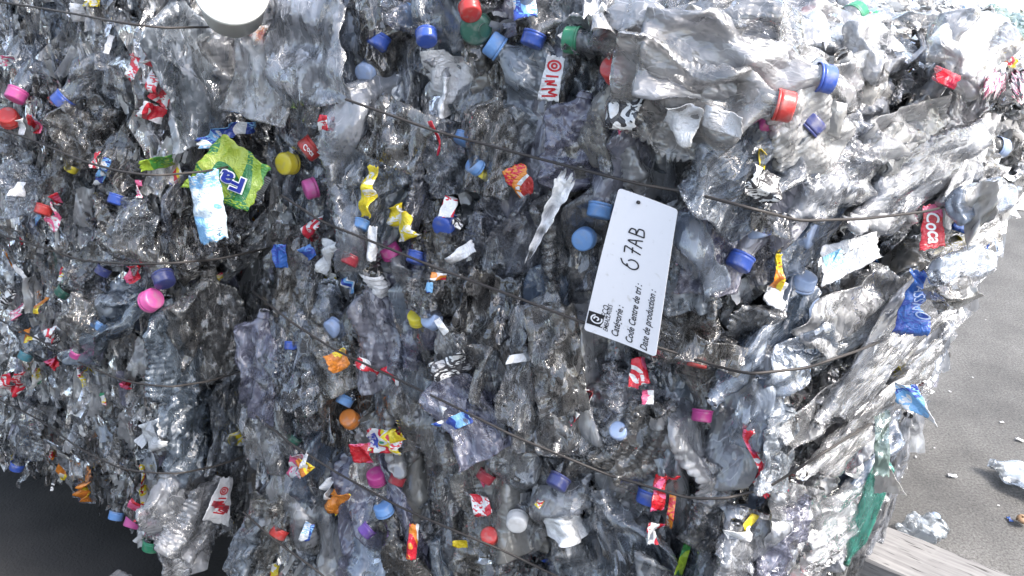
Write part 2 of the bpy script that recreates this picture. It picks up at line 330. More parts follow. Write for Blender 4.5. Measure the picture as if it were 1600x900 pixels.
# ------------------------------------------------------------------ bale surfaces
class Patch:
    def __init__(s, tl, tr, bl, br, bulge=0.03, seed=0):
        s.c = [np.array(W(*p)) if isinstance(p, tuple) else p for p in (tl, tr, bl, br)]
        s.bulge = bulge; s.seed = seed
        U, Vv = np.meshgrid(np.linspace(0, 1, 121), np.linspace(0, 1, 121)); s.gu, s.gv = U.ravel(), Vv.ravel()
        P = s.S(s.gu, s.gv); s.gx, s.gy, s.gt = proj(P)
    def flatS(s, u, v):
        u = np.asarray(u, float)[..., None]; v = np.asarray(v, float)[..., None]
        a, b, c, d = s.c
        return (1 - v) * ((1 - u) * a + u * b) + v * ((1 - u) * c + u * d)
    def n(s, u=0.5, v=0.5):
        a, b, c, d = s.c; uu, vv = float(u), float(v)
        du = (1 - vv) * (b - a) + vv * (d - c); dv = (1 - uu) * (c - a) + uu * (d - b)
        m = nz(np.cross(du, dv)); 
        if np.dot(m, CP - s.flatS(0.5, 0.5)) < 0: m = -m
        return m
    def frame(s, u, v):
        a, b, c, d = s.c
        du = nz((1 - v) * (b - a) + v * (d - c)); dv = nz((1 - u) * (c - a) + u * (d - b)); return du, dv, s.n(u, v)
    def S(s, u, v):
        u = np.asarray(u, float); v = np.asarray(v, float); q = s.seed * 1.7
        uc, vc = np.clip(u, 0, 1), np.clip(v, 0, 1)
        h = s.bulge * (np.sin(uc * math.pi) ** 0.7) * (np.sin(np.clip(vc * 0.9 + 0.05, 0, 1) * math.pi) ** 0.7)
        h = h + 0.010 * np.sin(u * 9 + 5 * v + q) * np.sin(v * 13 + q * 2) + 0.006 * np.sin(u * 23 - v * 7 + q) * np.sin(v * 29 + u * 5)
        return s.flatS(u, v) + s.n() * h[..., None]
    def uv(s, px, py):
        k = np.argmin((s.gx - px) ** 2 + (s.gy - py) ** 2); u, v = s.gu[k], s.gv[k]
        for _ in range(6):                                      # Newton, allows slight extrapolation
            e = 1e-3; p0 = proj(s.S(u, v)); pu = proj(s.S(u + e, v)); pv = proj(s.S(u, v + e))
            J = np.array([[(pu[0] - p0[0]) / e, (pv[0] - p0[0]) / e], [(pu[1] - p0[1]) / e, (pv[1] - p0[1]) / e]])
            try: d = np.linalg.solve(J, [px - p0[0], py - p0[1]])
            except Exception: break
            d = np.clip(d, -0.2, 0.2); u += d[0]; v += d[1]
            if abs(u) > 2 or abs(v) > 2: break
        return float(np.clip(u, -0.35, 1.35)), float(np.clip(v, -0.35, 1.35))
    def err(s, px, py):
        return float(np.min((s.gx - px) ** 2 + (s.gy - py) ** 2)) ** 0.5
    def at(s, px, py): return s.S(*s.uv(px, py))

cFT, cFB = W(1190, 95, 1.00), W(1075, 1170, 1.36)
lFT, lFB = W(430, -40, 1.33), W(365, 930, 1.645)
rRT, rRB = W(1600, 150, 1.45), W(1285, 900, 1.70)
PF = Patch(lFT, cFT, lFB, cFB, 0.03, 1)
PR = Patch(cFT, rRT, cFB, rRB, 0.035, 2)
b1 = rRT + np.array([0.35, 0.75, 0.0]); b0 = lFT + np.array([0.30, 0.70, 0.0])
PT = Patch(b0, b1, lFT, cFT + 0 * cFT, 0.03, 3)
PT2 = Patch(b1, b1 + (rRT - b1) * 1.0, cFT, rRT, 0.02, 4)      # sliver towards the right top edge
lLT, lLB = W(-300, -90, 1.65), W(-150, 640, 2.10)
cLT, cLB = W(225, -60, 1.25), W(280, 868, 1.66)
rLT, rLB = W(520, -100, 1.62), W(455, 800, 1.86)
PL = Patch(lLT, cLT, lLB, cLB, 0.02, 5)
PQ = Patch(cLT, rLT, cLB, rLB, 0.02, 6)
PATCH = dict(F=PF, R=PR, T=PT, L=PL, Q=PQ)

def which(px, py):
    """pick the bale face seen at a photo pixel"""
    if px < 0.5 * 0 + 200 + (py / 900) * 70 and px < 285: return PL
    edge = 425 - 40 * max(0, (py - 350)) / 550
    if px < edge: return PQ
    topy = np.interp(px, [430, 700, 1190, 1620], [-40, 15, 95, 140])
    if py < topy: return PT
    cx = np.interp(py, [95, 1170], [1190, 1075])
    return PF if px < cx else PR
def facename(p):
    return {id(PF): 'front face of the front bale', id(PR): 'right side of the front bale', id(PT): 'top of the front bale', id(PT2): 'top of the front bale',
            id(PL): 'front face of the rear left bale', id(PQ): 'right side of the rear left bale'}[id(p)]

# ---- bale bodies
def bale_body(name, patches, back, bottom_z, m):
    """closed lumpy block just inside the skin of bottles"""
    me_all_v, me_all_f = [], []; off = 0
    for p, inset in patches:
        n = 70; U, Vv = np.meshgrid(np.linspace(0.0, 1.0, n), np.linspace(0.0, 1.0, n))
        P = p.S(U, Vv) - p.n() * inset
        rs = np.random.RandomState(p.seed + 50); f = folds(rs, 9, (0.02, 0.09), 0.35)
        P = P + p.n() * f(U * 0.8, Vv * 0.6)[..., None]
        me_all_v.append(P.reshape(-1, 3)); me_all_f.append(grid_faces(n, n) + off); off += n * n
    quads = back
    for q in quads:
        P = np.array(q); me_all_v.append(P); me_all_f.append(np.array([[0, 1, 2, 3]]) + off); off += 4
    return mesh_np(name, np.concatenate(me_all_v), np.concatenate(me_all_f))

# ================================================================== large structure
def ground_mat():
    m, nt, p = mat('grey_asphalt'); L = nt.links
    co, _ = coords(nt, (1, 1, 1), per_object=False)
    a = N(nt, "ShaderNodeTexNoise"); a.inputs["Scale"].default_value = 3.0; a.inputs["Detail"].default_value = 8; a.inputs["Roughness"].default_value = 0.65; L.new(co, a.inputs[0])
    b = N(nt, "ShaderNodeTexNoise"); b.inputs["Scale"].default_value = 170; b.inputs["Detail"].default_value = 6; b.inputs["Roughness"].default_value = 0.75; L.new(co, b.inputs[0])
    r1 = ramp(nt, [(0.3, (0.060, 0.059, 0.058)), (0.52, (0.105, 0.103, 0.100)), (0.70, (0.145, 0.142, 0.138))]); L.new(a.outputs[0], r1.inputs[0])
    r2 = ramp(nt, [(0.36, (0.45, 0.45, 0.45)), (0.5, (0.95, 0.95, 0.95)), (0.66, (1.5, 1.5, 1.5))]); L.new(b.outputs[0], r2.inputs[0])
    mx = N(nt, "ShaderNodeMixRGB", blend_type='MULTIPLY'); mx.inputs[0].default_value = 1; L.new(r1.outputs[0], mx.inputs[1]); L.new(r2.outputs[0], mx.inputs[2])
    L.new(mx.outputs[0], p.inputs["Base Color"]); p.inputs["Roughness"].default_value = 0.85
    bp = N(nt, "ShaderNodeBump"); bp.inputs["Strength"].default_value = 0.6; bp.inputs["Distance"].default_value = 0.004; L.new(b.outputs[0], bp.inputs["Height"]); L.new(bp.outputs[0], p.inputs["Normal"])
    return m
def plane(name, x0, x1, y0, y1, z, m):
    me = mesh_np(name, np.array([(x0, y0, z), (x1, y0, z), (x1, y1, z), (x0, y1, z)]), np.array([[0, 1, 2, 3]]), smooth=False)
    return tag(link(name, me, m, objmat=False), kind='structure')
plane('ground', -60, 60, -60, 120, 0.0, ground_mat())
mp_, nt_, p_ = mat('pale_concrete'); co_, _ = coords(nt_, per_object=False)  # pale colour stands in for sunlight on the far ground
n_ = N(nt_, "ShaderNodeTexNoise"); n_.inputs["Scale"].default_value = 30; n_.inputs["Detail"].default_value = 6; nt_.links.new(co_, n_.inputs[0])
r_ = ramp(nt_, [(0.3, (0.58, 0.57, 0.55)), (0.7, (0.72, 0.71, 0.69))]); nt_.links.new(n_.outputs[0], r_.inputs[0]); nt_.links.new(r_.outputs[0], p_.inputs["Base Color"]); p_.inputs["Roughness"].default_value = 0.8
mo_, no_, po_ = mat('oil_darkened_asphalt'); co2_, _ = coords(no_, per_object=False)  # near-black colour stands in for shade under and before the bales, not oil
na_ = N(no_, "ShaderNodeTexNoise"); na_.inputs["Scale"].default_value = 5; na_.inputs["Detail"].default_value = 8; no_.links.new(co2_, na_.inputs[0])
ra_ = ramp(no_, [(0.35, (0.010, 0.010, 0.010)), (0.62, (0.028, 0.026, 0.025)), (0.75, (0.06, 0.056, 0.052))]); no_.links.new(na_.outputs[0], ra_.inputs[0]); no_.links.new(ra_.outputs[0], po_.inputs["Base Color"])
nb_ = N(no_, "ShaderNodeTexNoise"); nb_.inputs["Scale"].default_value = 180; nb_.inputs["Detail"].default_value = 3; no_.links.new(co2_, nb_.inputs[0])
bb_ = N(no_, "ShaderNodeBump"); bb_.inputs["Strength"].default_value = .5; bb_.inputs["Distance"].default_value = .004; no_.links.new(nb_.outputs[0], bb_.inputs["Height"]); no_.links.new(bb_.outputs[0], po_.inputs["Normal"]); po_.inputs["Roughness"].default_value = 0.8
plane('oily_pavement', -4.0, 0.15, 0.4, 3.2, 0.004, mo_)  # near-black sheet: shade under and before the bales, painted into the ground colour
g0 = at_z(1575, 328, 0.0)
plane('pale_pavement', -40, 60, float(g0[1]), 100, 0.004, mp_)  # pale sheet: sunlight on the far ground, painted in as a lighter colour

def box(name, lo, hi, m, kind='structure'):
    (x0, y0, z0), (x1, y1, z1) = lo, hi
    V = [(x, y, z) for z in (z0, z1) for y in (y0, y1) for x in (x0, x1)]
    me = mesh_np(name, np.array(V, float), np.array([[0, 1, 3, 2], [4, 6, 7, 5], [0, 4, 5, 1], [2, 3, 7, 6], [0, 2, 6, 4], [1, 5, 7, 3]]), smooth=False); me.materials.append(m)
    o = link(name, me); return tag(o, kind=kind) if kind else o
shed = simple('shed_metal', (0.14, 0.14, 0.14), 0.6)
#box('roof', (-9, -10, 3.3), (3.0, -3.6, 3.45), shed)
pass
ZB = 0.17
def drop(P, z): P = np.array(P, float).copy(); P[2] = z; return P
# bale roots
front_bale = link('plastic_bale', None); front_bale.location = (float(cFB[0]), float(cFB[1]) + 0.3, ZB)
left_bale = link('plastic_bale', None); left_bale.location = (float(cLB[0]), float(cLB[1]) + 0.3, ZB)
tag(front_bale, 'large front bale of crushed bottles tied with steel wire, white tag on its front', 'bale', 'bales of crushed bottles')
tag(left_bale, 'rear left bale of crushed bottles with the white tub rim at its top', 'bale', 'bales of crushed bottles')
def child_mesh(name, me, m, parent, objmat=False):
    o = link(name, me, m, None, objmat); o.parent = parent
    o.matrix_parent_inverse = Matrix.Translation(parent.location).inverted(); return o
bkT = b0 + np.array([0.0, 0, 0]); 
iF = 0.05
def blk(top4, zb):
    t = [np.array(p) for p in top4]; b = [drop(p, zb) for p in t]; q = []
    for i in range(4): q.append([t[i], t[(i + 1) % 4], b[(i + 1) % 4], b[i]])
    q.append(b); return q
inn = lambda P, c, k=0.93: c + (np.array(P) - c) * k
cF_ = (cFT + lFT + rRT + b0 + b1) / 5
me = bale_body('compacted_bottles', [(PF, 0.05), (PR, 0.05), (PT, 0.05), (PT2, 0.04)],
               [[b0, b1, drop(b1, ZB), drop(b0, ZB)], [lFT - [0, -0.05, 0.05], b0, drop(b0, ZB), drop(lFB, ZB) + [0, 0.05, 0]],
                [rRT - [0.04, 0, 0], b1, drop(b1, ZB), drop(rRB, ZB)], [drop(lFB, ZB), drop(cFB, ZB) + [0, 0.05, 0], drop(rRB, ZB), drop(b1, ZB)],
                [drop(lFB, ZB), drop(b1, ZB), drop(b0, ZB), drop(lFB, ZB) + [0.02, 0.3, 0]]], ZB, None)
child_mesh('compacted_core', me, M['core'], front_bale)
bl0 = lLT + np.array([0.3, 0.7, 0]); bl1 = rLT + np.array([-0.2, 0.7, 0])
PLT = Patch(bl0, bl1, lLT, cLT, 0.01, 8)
me = bale_body('compacted_bottles', [(PL, 0.05), (PQ, 0.05), (PLT, 0.03)],
               [[bl0, bl1, drop(bl1, ZB), drop(bl0, ZB)], [lLT, bl0, drop(bl0, ZB), drop(lLB, ZB)], [rLT, bl1, drop(bl1, ZB), drop(rLB, ZB)],
                [cLT, rLT, bl1, bl1 + [0, 0.001, 0]],
                [drop(lLB, ZB + .02), drop(cLB, ZB + .02) + [0, 0.05, 0], drop(rLB, ZB + .02), drop(bl0, ZB + .02)]], ZB, None)
child_mesh('compacted_core', me, M['core'], left_bale)

# timbers
def wood_mat(name, c0, c1):
    m, nt, p = mat(name); L = nt.links; co, _ = coords(nt, (1.2, 30, 30))
    a = N(nt, "ShaderNodeTexNoise"); a.inputs["Scale"].default_value = 4; a.inputs["Detail"].default_value = 6; L.new(co, a.inputs[0])
    r = ramp(nt, [(0.3, c0), (0.65, c1)]); L.new(a.outputs[0], r.inputs[0])
    co2, _ = coords(nt, (6, 60, 60)); d = N(nt, "ShaderNodeTexNoise"); d.inputs["Scale"].default_value = 3.2; d.inputs["Detail"].default_value = 2; L.new(co2, d.inputs[0])
    r2 = ramp(nt, [(0.62, (1, 1, 1)), (0.70, (0.25, 0.24, 0.24))]); L.new(d.outputs[0], r2.inputs[0])
    mx = N(nt, "ShaderNodeMixRGB", blend_type='MULTIPLY'); mx.inputs[0].default_value = 1; L.new(r.outputs[0], mx.inputs[1]); L.new(r2.outputs[0], mx.inputs[2])
    L.new(mx.outputs[0], p.inputs["Base Color"]); p.inputs["Roughness"].default_value = 0.85
    b = N(nt, "ShaderNodeBump"); b.inputs["Strength"].default_value = 0.6; b.inputs["Distance"].default_value = 0.003; L.new(a.outputs[0], b.inputs["Height"]); L.new(b.outputs[0], p.inputs["Normal"])
    return m
M['timber'] = wood_mat('weathered_timber', (0.16, 0.155, 0.155), (0.25, 0.245, 0.24))
def timber(A, B, width, z0, z1, label, group=None):
    A = np.array(A); B = np.array(B); d = nz(B - A); s = np.array([-d[1], d[0], 0.0])
    Ln = np.linalg.norm(B - A); n = 60; V = []; rs = np.random.RandomState(3)
    prof = [(0, z0), (0, z1 - 0.004), (0.004, z1), (width - 0.004, z1), (width, z1 - 0.004), (width, z0)]
    for i in range(n):
        for (w, z) in prof: V.append((i / (n - 1) * Ln, w + 0.0012 * rs.randn(), z - z0 + 0.0006 * rs.randn()))
    fc = grid_faces(6, n, True).tolist()
    me = bpy.data.meshes.new('timber'); me.from_pydata(V, [], fc + [list(range(6)), list(range(6 * (n - 1), 6 * n))[::-1]]); me.materials.append(M['timber'])
    o = link('support_timber', me); o.matrix_world = Matrix([[d[0], s[0], 0, A[0]], [d[1], s[1], 0, A[1]], [0, 0, 1, z0], [0, 0, 0, 1]])
    return tag(o, label, 'timber', group)
e0 = at_z(1347, 867, ZB); e1 = at_z(1417, 897, ZB); u0 = at_z(1395, 820, ZB); u1 = at_z(1587, 897, ZB)
dd = nz(u1 - u0); dd[2] = 0; dd = nz(dd)
side = np.array([-dd[1], dd[0], 0]); wd = abs(np.dot(u0 - e0, side))
timber(drop(e0 - dd * 1.3, 0), drop(e0 + dd * 0.75, 0), wd, 0.015, ZB - 0.006, 'weathered grey timber under the right end of the front bale', 'timbers under the bales')
l0 = at_z(150, 925, 0.10); 
timber(drop(l0 + np.array([-0.02, -0.02, 0]), 0), drop(l0 + np.array([0.16, -0.10, 0]), 0), 0.09, 0.0, 0.10, 'short grey timber block in the shadow below the rear left bale')

# ================================================================== placing things
LM = []   # (object, px, py, noun, patch)
def orient(o, pos, X, Y, Z, sc=(1, 1, 1)):
    m = Matrix([[X[0] * sc[0], Y[0] * sc[1], Z[0] * sc[2], pos[0]], [X[1] * sc[0], Y[1] * sc[1], Z[1] * sc[2], pos[1]],
                [X[2] * sc[0], Y[2] * sc[1], Z[2] * sc[2], pos[2]], [0, 0, 0, 1]])
    o.matrix_world = m
def bottle(pr, m, pos, Z, Yh, sc=(1, 1, 1), cap=None, label=None, ring=None):
    Z = nz(Z); X = nz(np.cross(Yh, Z)); Y = np.cross(Z, X)
    o = link('crushed_bottle', pr['me'], M[m]); orient(o, pos, X, Y, Z, sc)
    def kid(name, me, mm, s=1.0):
        c = link(name, me, mm, o)
        k = 1.0 / np.array(sc) * s
        c.matrix_local = Matrix.Diagonal((k[0], k[1], k[2], 1)) if name != 'wrapper_label' else Matrix.Identity(4)
        return c
    if cap:
        s = (sc[0] * sc[1]) ** 0.5
        kid('bottle_cap', CAP, CAPM[cap], s)
        if ring: kid('neck_ring', RING, CAPM[ring], s)
    if label: kid('wrapper_label', pr['label'], PM[label][1])
    return o
def imgdir(p, px, py, ang, L=30):
    a = math.radians(ang); q = p.at(px + L * math.cos(a), py + L * math.sin(a)); return nz(q - p.at(px, py))

COLW = dict(pale='pale bluish', film='clear', film_blue='light blue', clear='clear', smoky='smoky grey', blue='bluish', violet='violet tinted', green='pale green', milky='milky white', bright='pale clear', deepgreen='dark green')
# caps seen in the photograph: x, y, colour, how far the top faces out, image direction of the bottle body, scale, bottle tint
CAPS = [
 (443, 256, 'yellow', .92, 40, 1.12, 'smoky'), (477, 237, 'red', .35, -50, 1.15, 'smoky'), (587, 72, 'blue', .3, -82, 1.0, 'violet'), (629, 28, 'lightblue', .6, -95, .95, 'violet'),
 (667, 64, 'blue', .25, -110, .9, 'clear'), (568, 115, 'paleblue', .75, -100, .9, 'clear'), (743, 47, 'darkgreen', .6, -150, 1.3, 'green'),
 (765, 66, 'lightblue', .15, 40, 1.05, 'blue'), (736, 22, 'red', .3, -120, .9, 'clear'), (830, 70, 'blue', .25, -80, .95, 'bright'), (885, 62, 'green', .05, 5, 1.05, 'bright'),
 (957, 103, 'red', .55, 80, 1.05, 'bright'), (1103, 120, 'paleblue', .5, -140, 1.0, 'bright'), (1298, 125, 'blue', .3, -170, 1.05, 'bright'),
 (1237, 168, 'red', .5, 190, 1.08, 'bright'), (1276, 186, 'darkblue', .2, 120, .95, 'clear'), (935, 338, 'lightblue', .12, -82, 1.0, 'violet'),
 (691, 356, 'blue', .75, -60, 1.1, 'clear'), (649, 410, 'blue', .25, -85, .9, 'smoky'), (606, 386, 'magenta', .35, 85, .95, 'clear'),
 (478, 297, 'pink', .5, -20, 1.0, 'clear'), (241, 466, 'pink', .55, 85, 1.15, 'blue'), (258, 443, 'darkblue', .5, -60, 1.1, 'smoky'),
 (92, 163, 'blue', .35, -70, 1.1, 'clear'), (22, 155, 'pink', .4, -100, 1.05, 'clear'), (11, 180, 'red', .3, 100, 1.05, 'clear'), (66, 334, 'red', .3, -95, .9, 'smoky'),
 (180, 318, 'blue', .3, -95, .85, 'smoky'), (544, 412, 'crimson', .3, -80, .85, 'blue'), (650, 492, 'yellow', .3, 90, .85, 'clear'), (669, 497, 'paleblue', .55, 60, .9, 'clear'), (515, 516, 'paleblue', .7, -60, .95, 'clear'),
 (536, 631, 'lightblue', .4, -85, .85, 'clear'), (543, 652, 'orange', .45, 90, .95, 'smoky'), (587, 740, 'magenta', .35, 100, 1.0, 'clear'),
 (618, 756, 'crimson', .3, -80, .8, 'clear'), (597, 790, 'lightblue', .15, 80, .95, 'smoky'), (567, 831, 'purple', .35, -40, 1.0, 'clear'),
 (432, 838, 'red', .4, -80, .95, 'clear'), (755, 750, 'crimson', .3, -60, .85, 'clear'), (764, 836, 'red', .35, 100, .85, 'clear'), (807, 820, 'white', .7, -150, 1.0, 'clear'),
 (1012, 785, 'blue', .2, -80, 1.1, 'blue'), (1088, 572, 'red', .35, -90, .85, 'smoky'), (1096, 657, 'magenta', .25, -90, .85, 'smoky'), (1152, 417, 'blue', .4, -70, 1.0, 'violet'),
 (1184, 368, 'paleblue', .1, -90, 1.05, 'clear'), (1269, 369, 'paleblue', .8, -140, 1.15, 'bright'), (1268, 485, 'paleblue', .85, 60, 1.35, 'blue'), (1258, 432, 'paleblue', .15, 95, 1.05, 'blue'),
 (1342, 18, 'green', .2, 175, 1.3, 'bright'), (1265, 22, 'red', .3, -90, 1.0, 'bright'), (1578, 6, 'orange', .6, 120, 1.1, 'bright'), (1568, 232, 'paleblue', .2, 200, 1.05, 'bright'),
 (236, 858, 'green', .1, -90, 1.1, 'clear'), (204, 823, 'pink', .4, -100, .95, 'clear'), (180, 811, 'lightblue', .3, -100, .9, 'clear'), (25, 733, 'blue', .2, -90, .9, 'clear'),
 (1204, 200, 'pink', .3, -60, .8, 'clear'), (1022, 122, 'darkblue', .3, -80, .85, 'clear'), (868, 760, 'darkblue', .45, -70, 1.0, 'smoky'), (720, 222, 'lightblue', .4, -80, .75, 'clear'),
 (737, 255, 'lightblue', .5, 60, .8, 'clear'), (562, 357, 'lightblue', .3, -90, .75, 'clear'), (752, 277, 'yellow', .2, -60, .6, 'clear'), (110, 266, 'yellow', .2, -80, .7, 'smoky'),
 (158, 428, 'darkblue', .3, -80, .8, 'smoky'), (95, 460, 'darkgreen', .3, -70, .85, 'smoky'), (150, 512, 'lightblue', .4, -80, .8, 'blue'), (118, 556, 'pink', .2, -90, .7, 'clear'), (38, 560, 'teal', .3, -90, .85, 'blue'),
 (455, 545, 'blue', .2, -100, .7, 'smoky'), (910, 375, 'lightblue', .85, 150, .95, 'blue'), (965, 672, 'paleblue', .5, 90, .8, 'clear'), (1515, 395, 'darkblue', .3, 160, .8, 'clear'), (1115, 45, 'blue', .3, -90, .7, 'bright'),
 (1497, 322, 'blue', .3, 170, 1.0, 'blue'), (455, 690, 'darkgreen', .3, -60, .8, 'blue'), (1392, 860, 'green', .2, -70, .01, 'clear'),
]
CAPS.pop()
for (px, py, c, face, bd, s, tint) in CAPS:
    p = which(px, py); u, v = p.uv(px, py); n = p.n(); S = p.S(u, v)
    d = imgdir(p, px, py, bd); Z = nz(d * (1 - face) - n * (face + 0.10))
    pr = R.choice(PROTO); sl = R.uniform(0.75, 1.0)
    Yh = nz(n + 0.5 * np.array([R.gauss(0, 1) for _ in range(3)]))
    view = nz(CP - S)
    pos = S + view * 0.034 * (1 if p is not PT else 0.7)
    lab = None
    ring = c
    o = bottle(pr, tint, pos, Z, Yh, (s, s, s * sl), cap=c, label=lab, ring=ring)
    LM.append((o, px, py, '%s crushed bottle with a %s cap' % (COLW[tint], CAPWORD.get(c, c)), p, 'bottle'))

def cap_script(cap_o, txt, size):
    """lettering wrapped round the side of a cap, on the side turned to the viewer"""
    me = text_mesh(txt, font_shear=.5, bold=.02); bpy.context.view_layer.update()
    v = cap_o.matrix_world.inverted() @ Vector(CP); a0 = math.atan2(v.y, v.x)
    for q in me.vertices:
        x, y = q.co.x * size, q.co.y * size; a = a0 + x / .0150; q.co = Vector((.0151 * math.cos(a), .0151 * math.sin(a), .0045 - y))
    me.materials.append(M['whiteink']); link('cap_lettering', me, None, cap_o)
def text_mesh(txt, font_shear=0.0, bold=0.0):
    c = bpy.data.curves.new('t', 'FONT'); c.body = txt; c.size = 1.0; c.shear = font_shear; c.offset = bold; c.align_x = 'CENTER'; c.align_y = 'CENTER'
    c.resolution_u = 4
    o = bpy.data.objects.new('t', c); COL.objects.link(o); bpy.context.view_layer.update()
    dg = bpy.context.evaluated_depsgraph_get(); me = bpy.data.meshes.new_from_object(o.evaluated_get(dg), depsgraph=dg)
    bpy.data.objects.remove(o); bpy.data.curves.remove(c); return me
cap_script([k for k in LM[1][0].children if k.name.startswith('bottle_cap')][0], 'Coca', .0085)
# ---- hero flat bottles: x0,y0 (neck) -> x1,y1 (base), scale across, tint, face-on amount, lift
HERO = [
 (250, -20, 285, 215, 1.25, 'blue', 1, .030, 0), (330, 10, 345, 200, 1.1, 'film', 1, .02, 1), (305, 410, 310, 590, 1.25, 'clear', 1, .03, 2), (245, 460, 262, 600, 1.0, 'blue', 1, .02, 3),
 (250, 590, 290, 730, 1.2, 'blue', 1, .03, 4), (360, 560, 330, 720, 1.0, 'clear', 1, .02, 0), (240, 720, 290, 850, 1.35, 'film', 1, .03, 1), (330, 740, 260, 860, 1.0, 'film', 1, .02, 3), (375, 700, 345, 800, .7, 'clear', 1, .01, 2),
 (390, 300, 260, 400, 1.1, 'smoky', 1, .015, 2), (440, 330, 330, 400, .8, 'clear', .9, .02, 0),
 (455, -20, 430, 175, 1.0, 'film', 1, .04, 0), (520, -10, 480, 180, .9, 'clear', 1, .035, 2), (590, 160, 640, 290, .9, 'clear', .9, .03, 3), (690, 170, 720, 300, .7, 'clear', .8, .02, 4),
 (860, 480, 870, 690, 1.0, 'smoky', .9, .025, 0), (880, 430, 840, 640, .8, 'clear', .7, .03, 1), (790, 140, 770, 300, .6, 'clear', .7, .02, 2), (930, 140, 900, 290, .9, 'violet', .9, .03, 4), (1070, 330, 1090, 470, .7, 'blue', .9, .03, 3),
 (1130, 290, 1110, 440, .7, 'violet', .8, .03, 0), (1010, 470, 1130, 560, .7, 'smoky', .7, .02, 2), (500, 470, 560, 600, .8, 'clear', .9, .02, 1), (430, 480, 410, 640, .8, 'violet', .9, .025, 2), (590, 430, 610, 600, .7, 'violet', .8, .02, 3),
 (960, 560, 1000, 690, .9, 'clear', .9, .02, 4), (700, 560, 770, 700, .8, 'violet', .7, .02, 0), (720, 330, 700, 480, .8, 'smoky', .9, .02, 1), (1060, 620, 960, 720, .8, 'smoky', .9, .02, 3), (460, 760, 400, 880, .8, 'clear', 1, .03, 2), (380, 900, 420, 790, .6, 'blue', .9, .03, 4),
 (1235, 640, 1430, 430, 1.0, 'film', 1, .04, 0), (1200, 560, 1380, 440, .8, 'blue', 1, .03, 1), (1220, 720, 1420, 560, .9, 'film', 1, .035, 2), (1300, 330, 1480, 230, .9, 'film', 1, .03, 3), (1200, 330, 1330, 200, .8, 'film', .9, .03, 4),
 (1200, 620, 1160, 740, .9, 'blue', 1, .03, 0), (1230, 760, 1160, 900, 1.0, 'violet', 1, .03, 1), (1350, 740, 1240, 840, .9, 'film', 1, .03, 2), (1120, 800, 1100, 930, .8, 'film', .9, .03, 3), (1390, 560, 1300, 720, .8, 'film', 1, .03, 4),
 (1520, 180, 1420, 330, .8, 'milky', 1, .03, 0), (1560, 300, 1420, 390, .8, 'film', 1, .03, 2), (1260, 260, 1200, 130, .9, 'milky', .9, .03, 3), (1440, 180, 1320, 260, .9, 'milky', 1, .03, 1), (1400, 640, 1340, 830, .7, 'film', 1, .02, 3),
 (1160, 60, 1030, 110, .9, 'milky', .8, .02, 0), (1290, 80, 1340, 190, 1.0, 'milky', .9, .02, 2), (1000, 40, 860, 20, .8, 'milky', .9, .01, 1), (1180, 20, 1080, 40, .8, 'film', .9, .02, 3), (1540, 60, 1480, 150, .9, 'milky', .9, .02, 4), (1560, 20, 1600, 120, .8, 'green', .9, .02, 2),
 (240, 300, 210, 400, .7, 'clear', .9, .02, 1), (120, 150, 150, 260, .7, 'smoky', .6, .02, 2), (30, 240, 60, 330, .7, 'clear', .7, .02, 3),
 (1340, 880, 1400, 800, .5, 'film', .9, .02, 3),
]
for i, (x0, y0, x1, y1, ws, tint, face, lift, k) in enumerate(HERO):
    p = which((x0 + x1) / 2, (y0 + y1) / 2); A = p.at(x0, y0); B = p.at(x1, y1); n = p.n(); pr = BIG[k]
    Ln = np.linalg.norm(B - A); sz = Ln / pr['L']; sx = ws * 0.85
    Yh = nz(n * face + (1 - face) * np.cross(n, B - A) / Ln * 1.5 + 0.001)
    o = bottle(pr, tint, A + n * lift, B - A, Yh, (sx, max(0.7, sx * .8), sz), cap=None, label=None)
    LM.append((o, (x0 + x1) / 2, (y0 + y1) / 2, 'large flattened %s bottle' % COLW[tint], p, 'bottle'))

# ---- packed bottles over each face
NBUD = 298 - len(LM)
def pack(p, count, ang, dang, edge, tints, su=(0, 1), sv=(0, 1), smin=.7, smax=1.05):
    done = 0; tries = 0; pts = []
    ub = [(u, v) for u in np.linspace(su[0], su[1], 60) for v in np.linspace(sv[0], sv[1], 60)]
    while done < count and tries < 6000:
        tries += 1
        best = None
        for _ in range(12):                                   # best candidate sampling
            u = R.uniform(*su); v = R.uniform(*sv); S = p.S(u, v)
            x, y, t = proj(S)
            if not (-60 < x < 1660 and -60 < y < 960): continue
            dmin = min([np.linalg.norm((S - q) * [1, 1, .6]) for q in pts] + [9])
            if best is None or dmin > best[0]: best = (dmin, u, v, S, x, y)
        if best is None: continue
        _, u, v, S, x, y = best; pts.append(S)
        du, dv, n = p.frame(u, v); pr = R.choice(PROTO)
        a = math.radians(ang + R.gauss(0, dang)); Z = nz(du * math.cos(a) + dv * math.sin(a) + n * R.gauss(0, .12))
        if R.random() < .5: Z = -Z
        T_ = np.cross(n, Z); f = R.gauss(0, .5) if R.random() < edge else R.choice([-1, 1]) * R.uniform(.9, 1.5)
        Yh = nz(T_ * math.cos(f) + n * math.sin(f)); X = nz(np.cross(Yh, Z))
        s = R.uniform(smin, smax); he = (abs(X @ n) * pr['W'] / 2 + abs(Yh @ n) * pr['T'] / 2) * s
        pos = S - Z * pr['L'] * s * .5 + n * (R.uniform(.014, .042) - he)
        tint = R.choice(tints); lab = R.choice([None] * 16 + ['redwhite', 'white', 'blackwhite'])
        o = bottle(pr, tint, pos, Z, Yh, (s * R.uniform(.8, 1.15), s, s * R.uniform(.8, 1.1)), None, lab)
        LM.append((o, x, y, ('%s crushed bottle' % COLW[tint]) + (' with a %s wrapper' % PM[lab][0] if lab else ''), p, 'bottle'))
        done += 1
tm = ['clear'] * 8 + ['smoky'] + ['blue', 'violet'] + ['bright'] * 3 + ['film'] * 2 + ['film_blue']
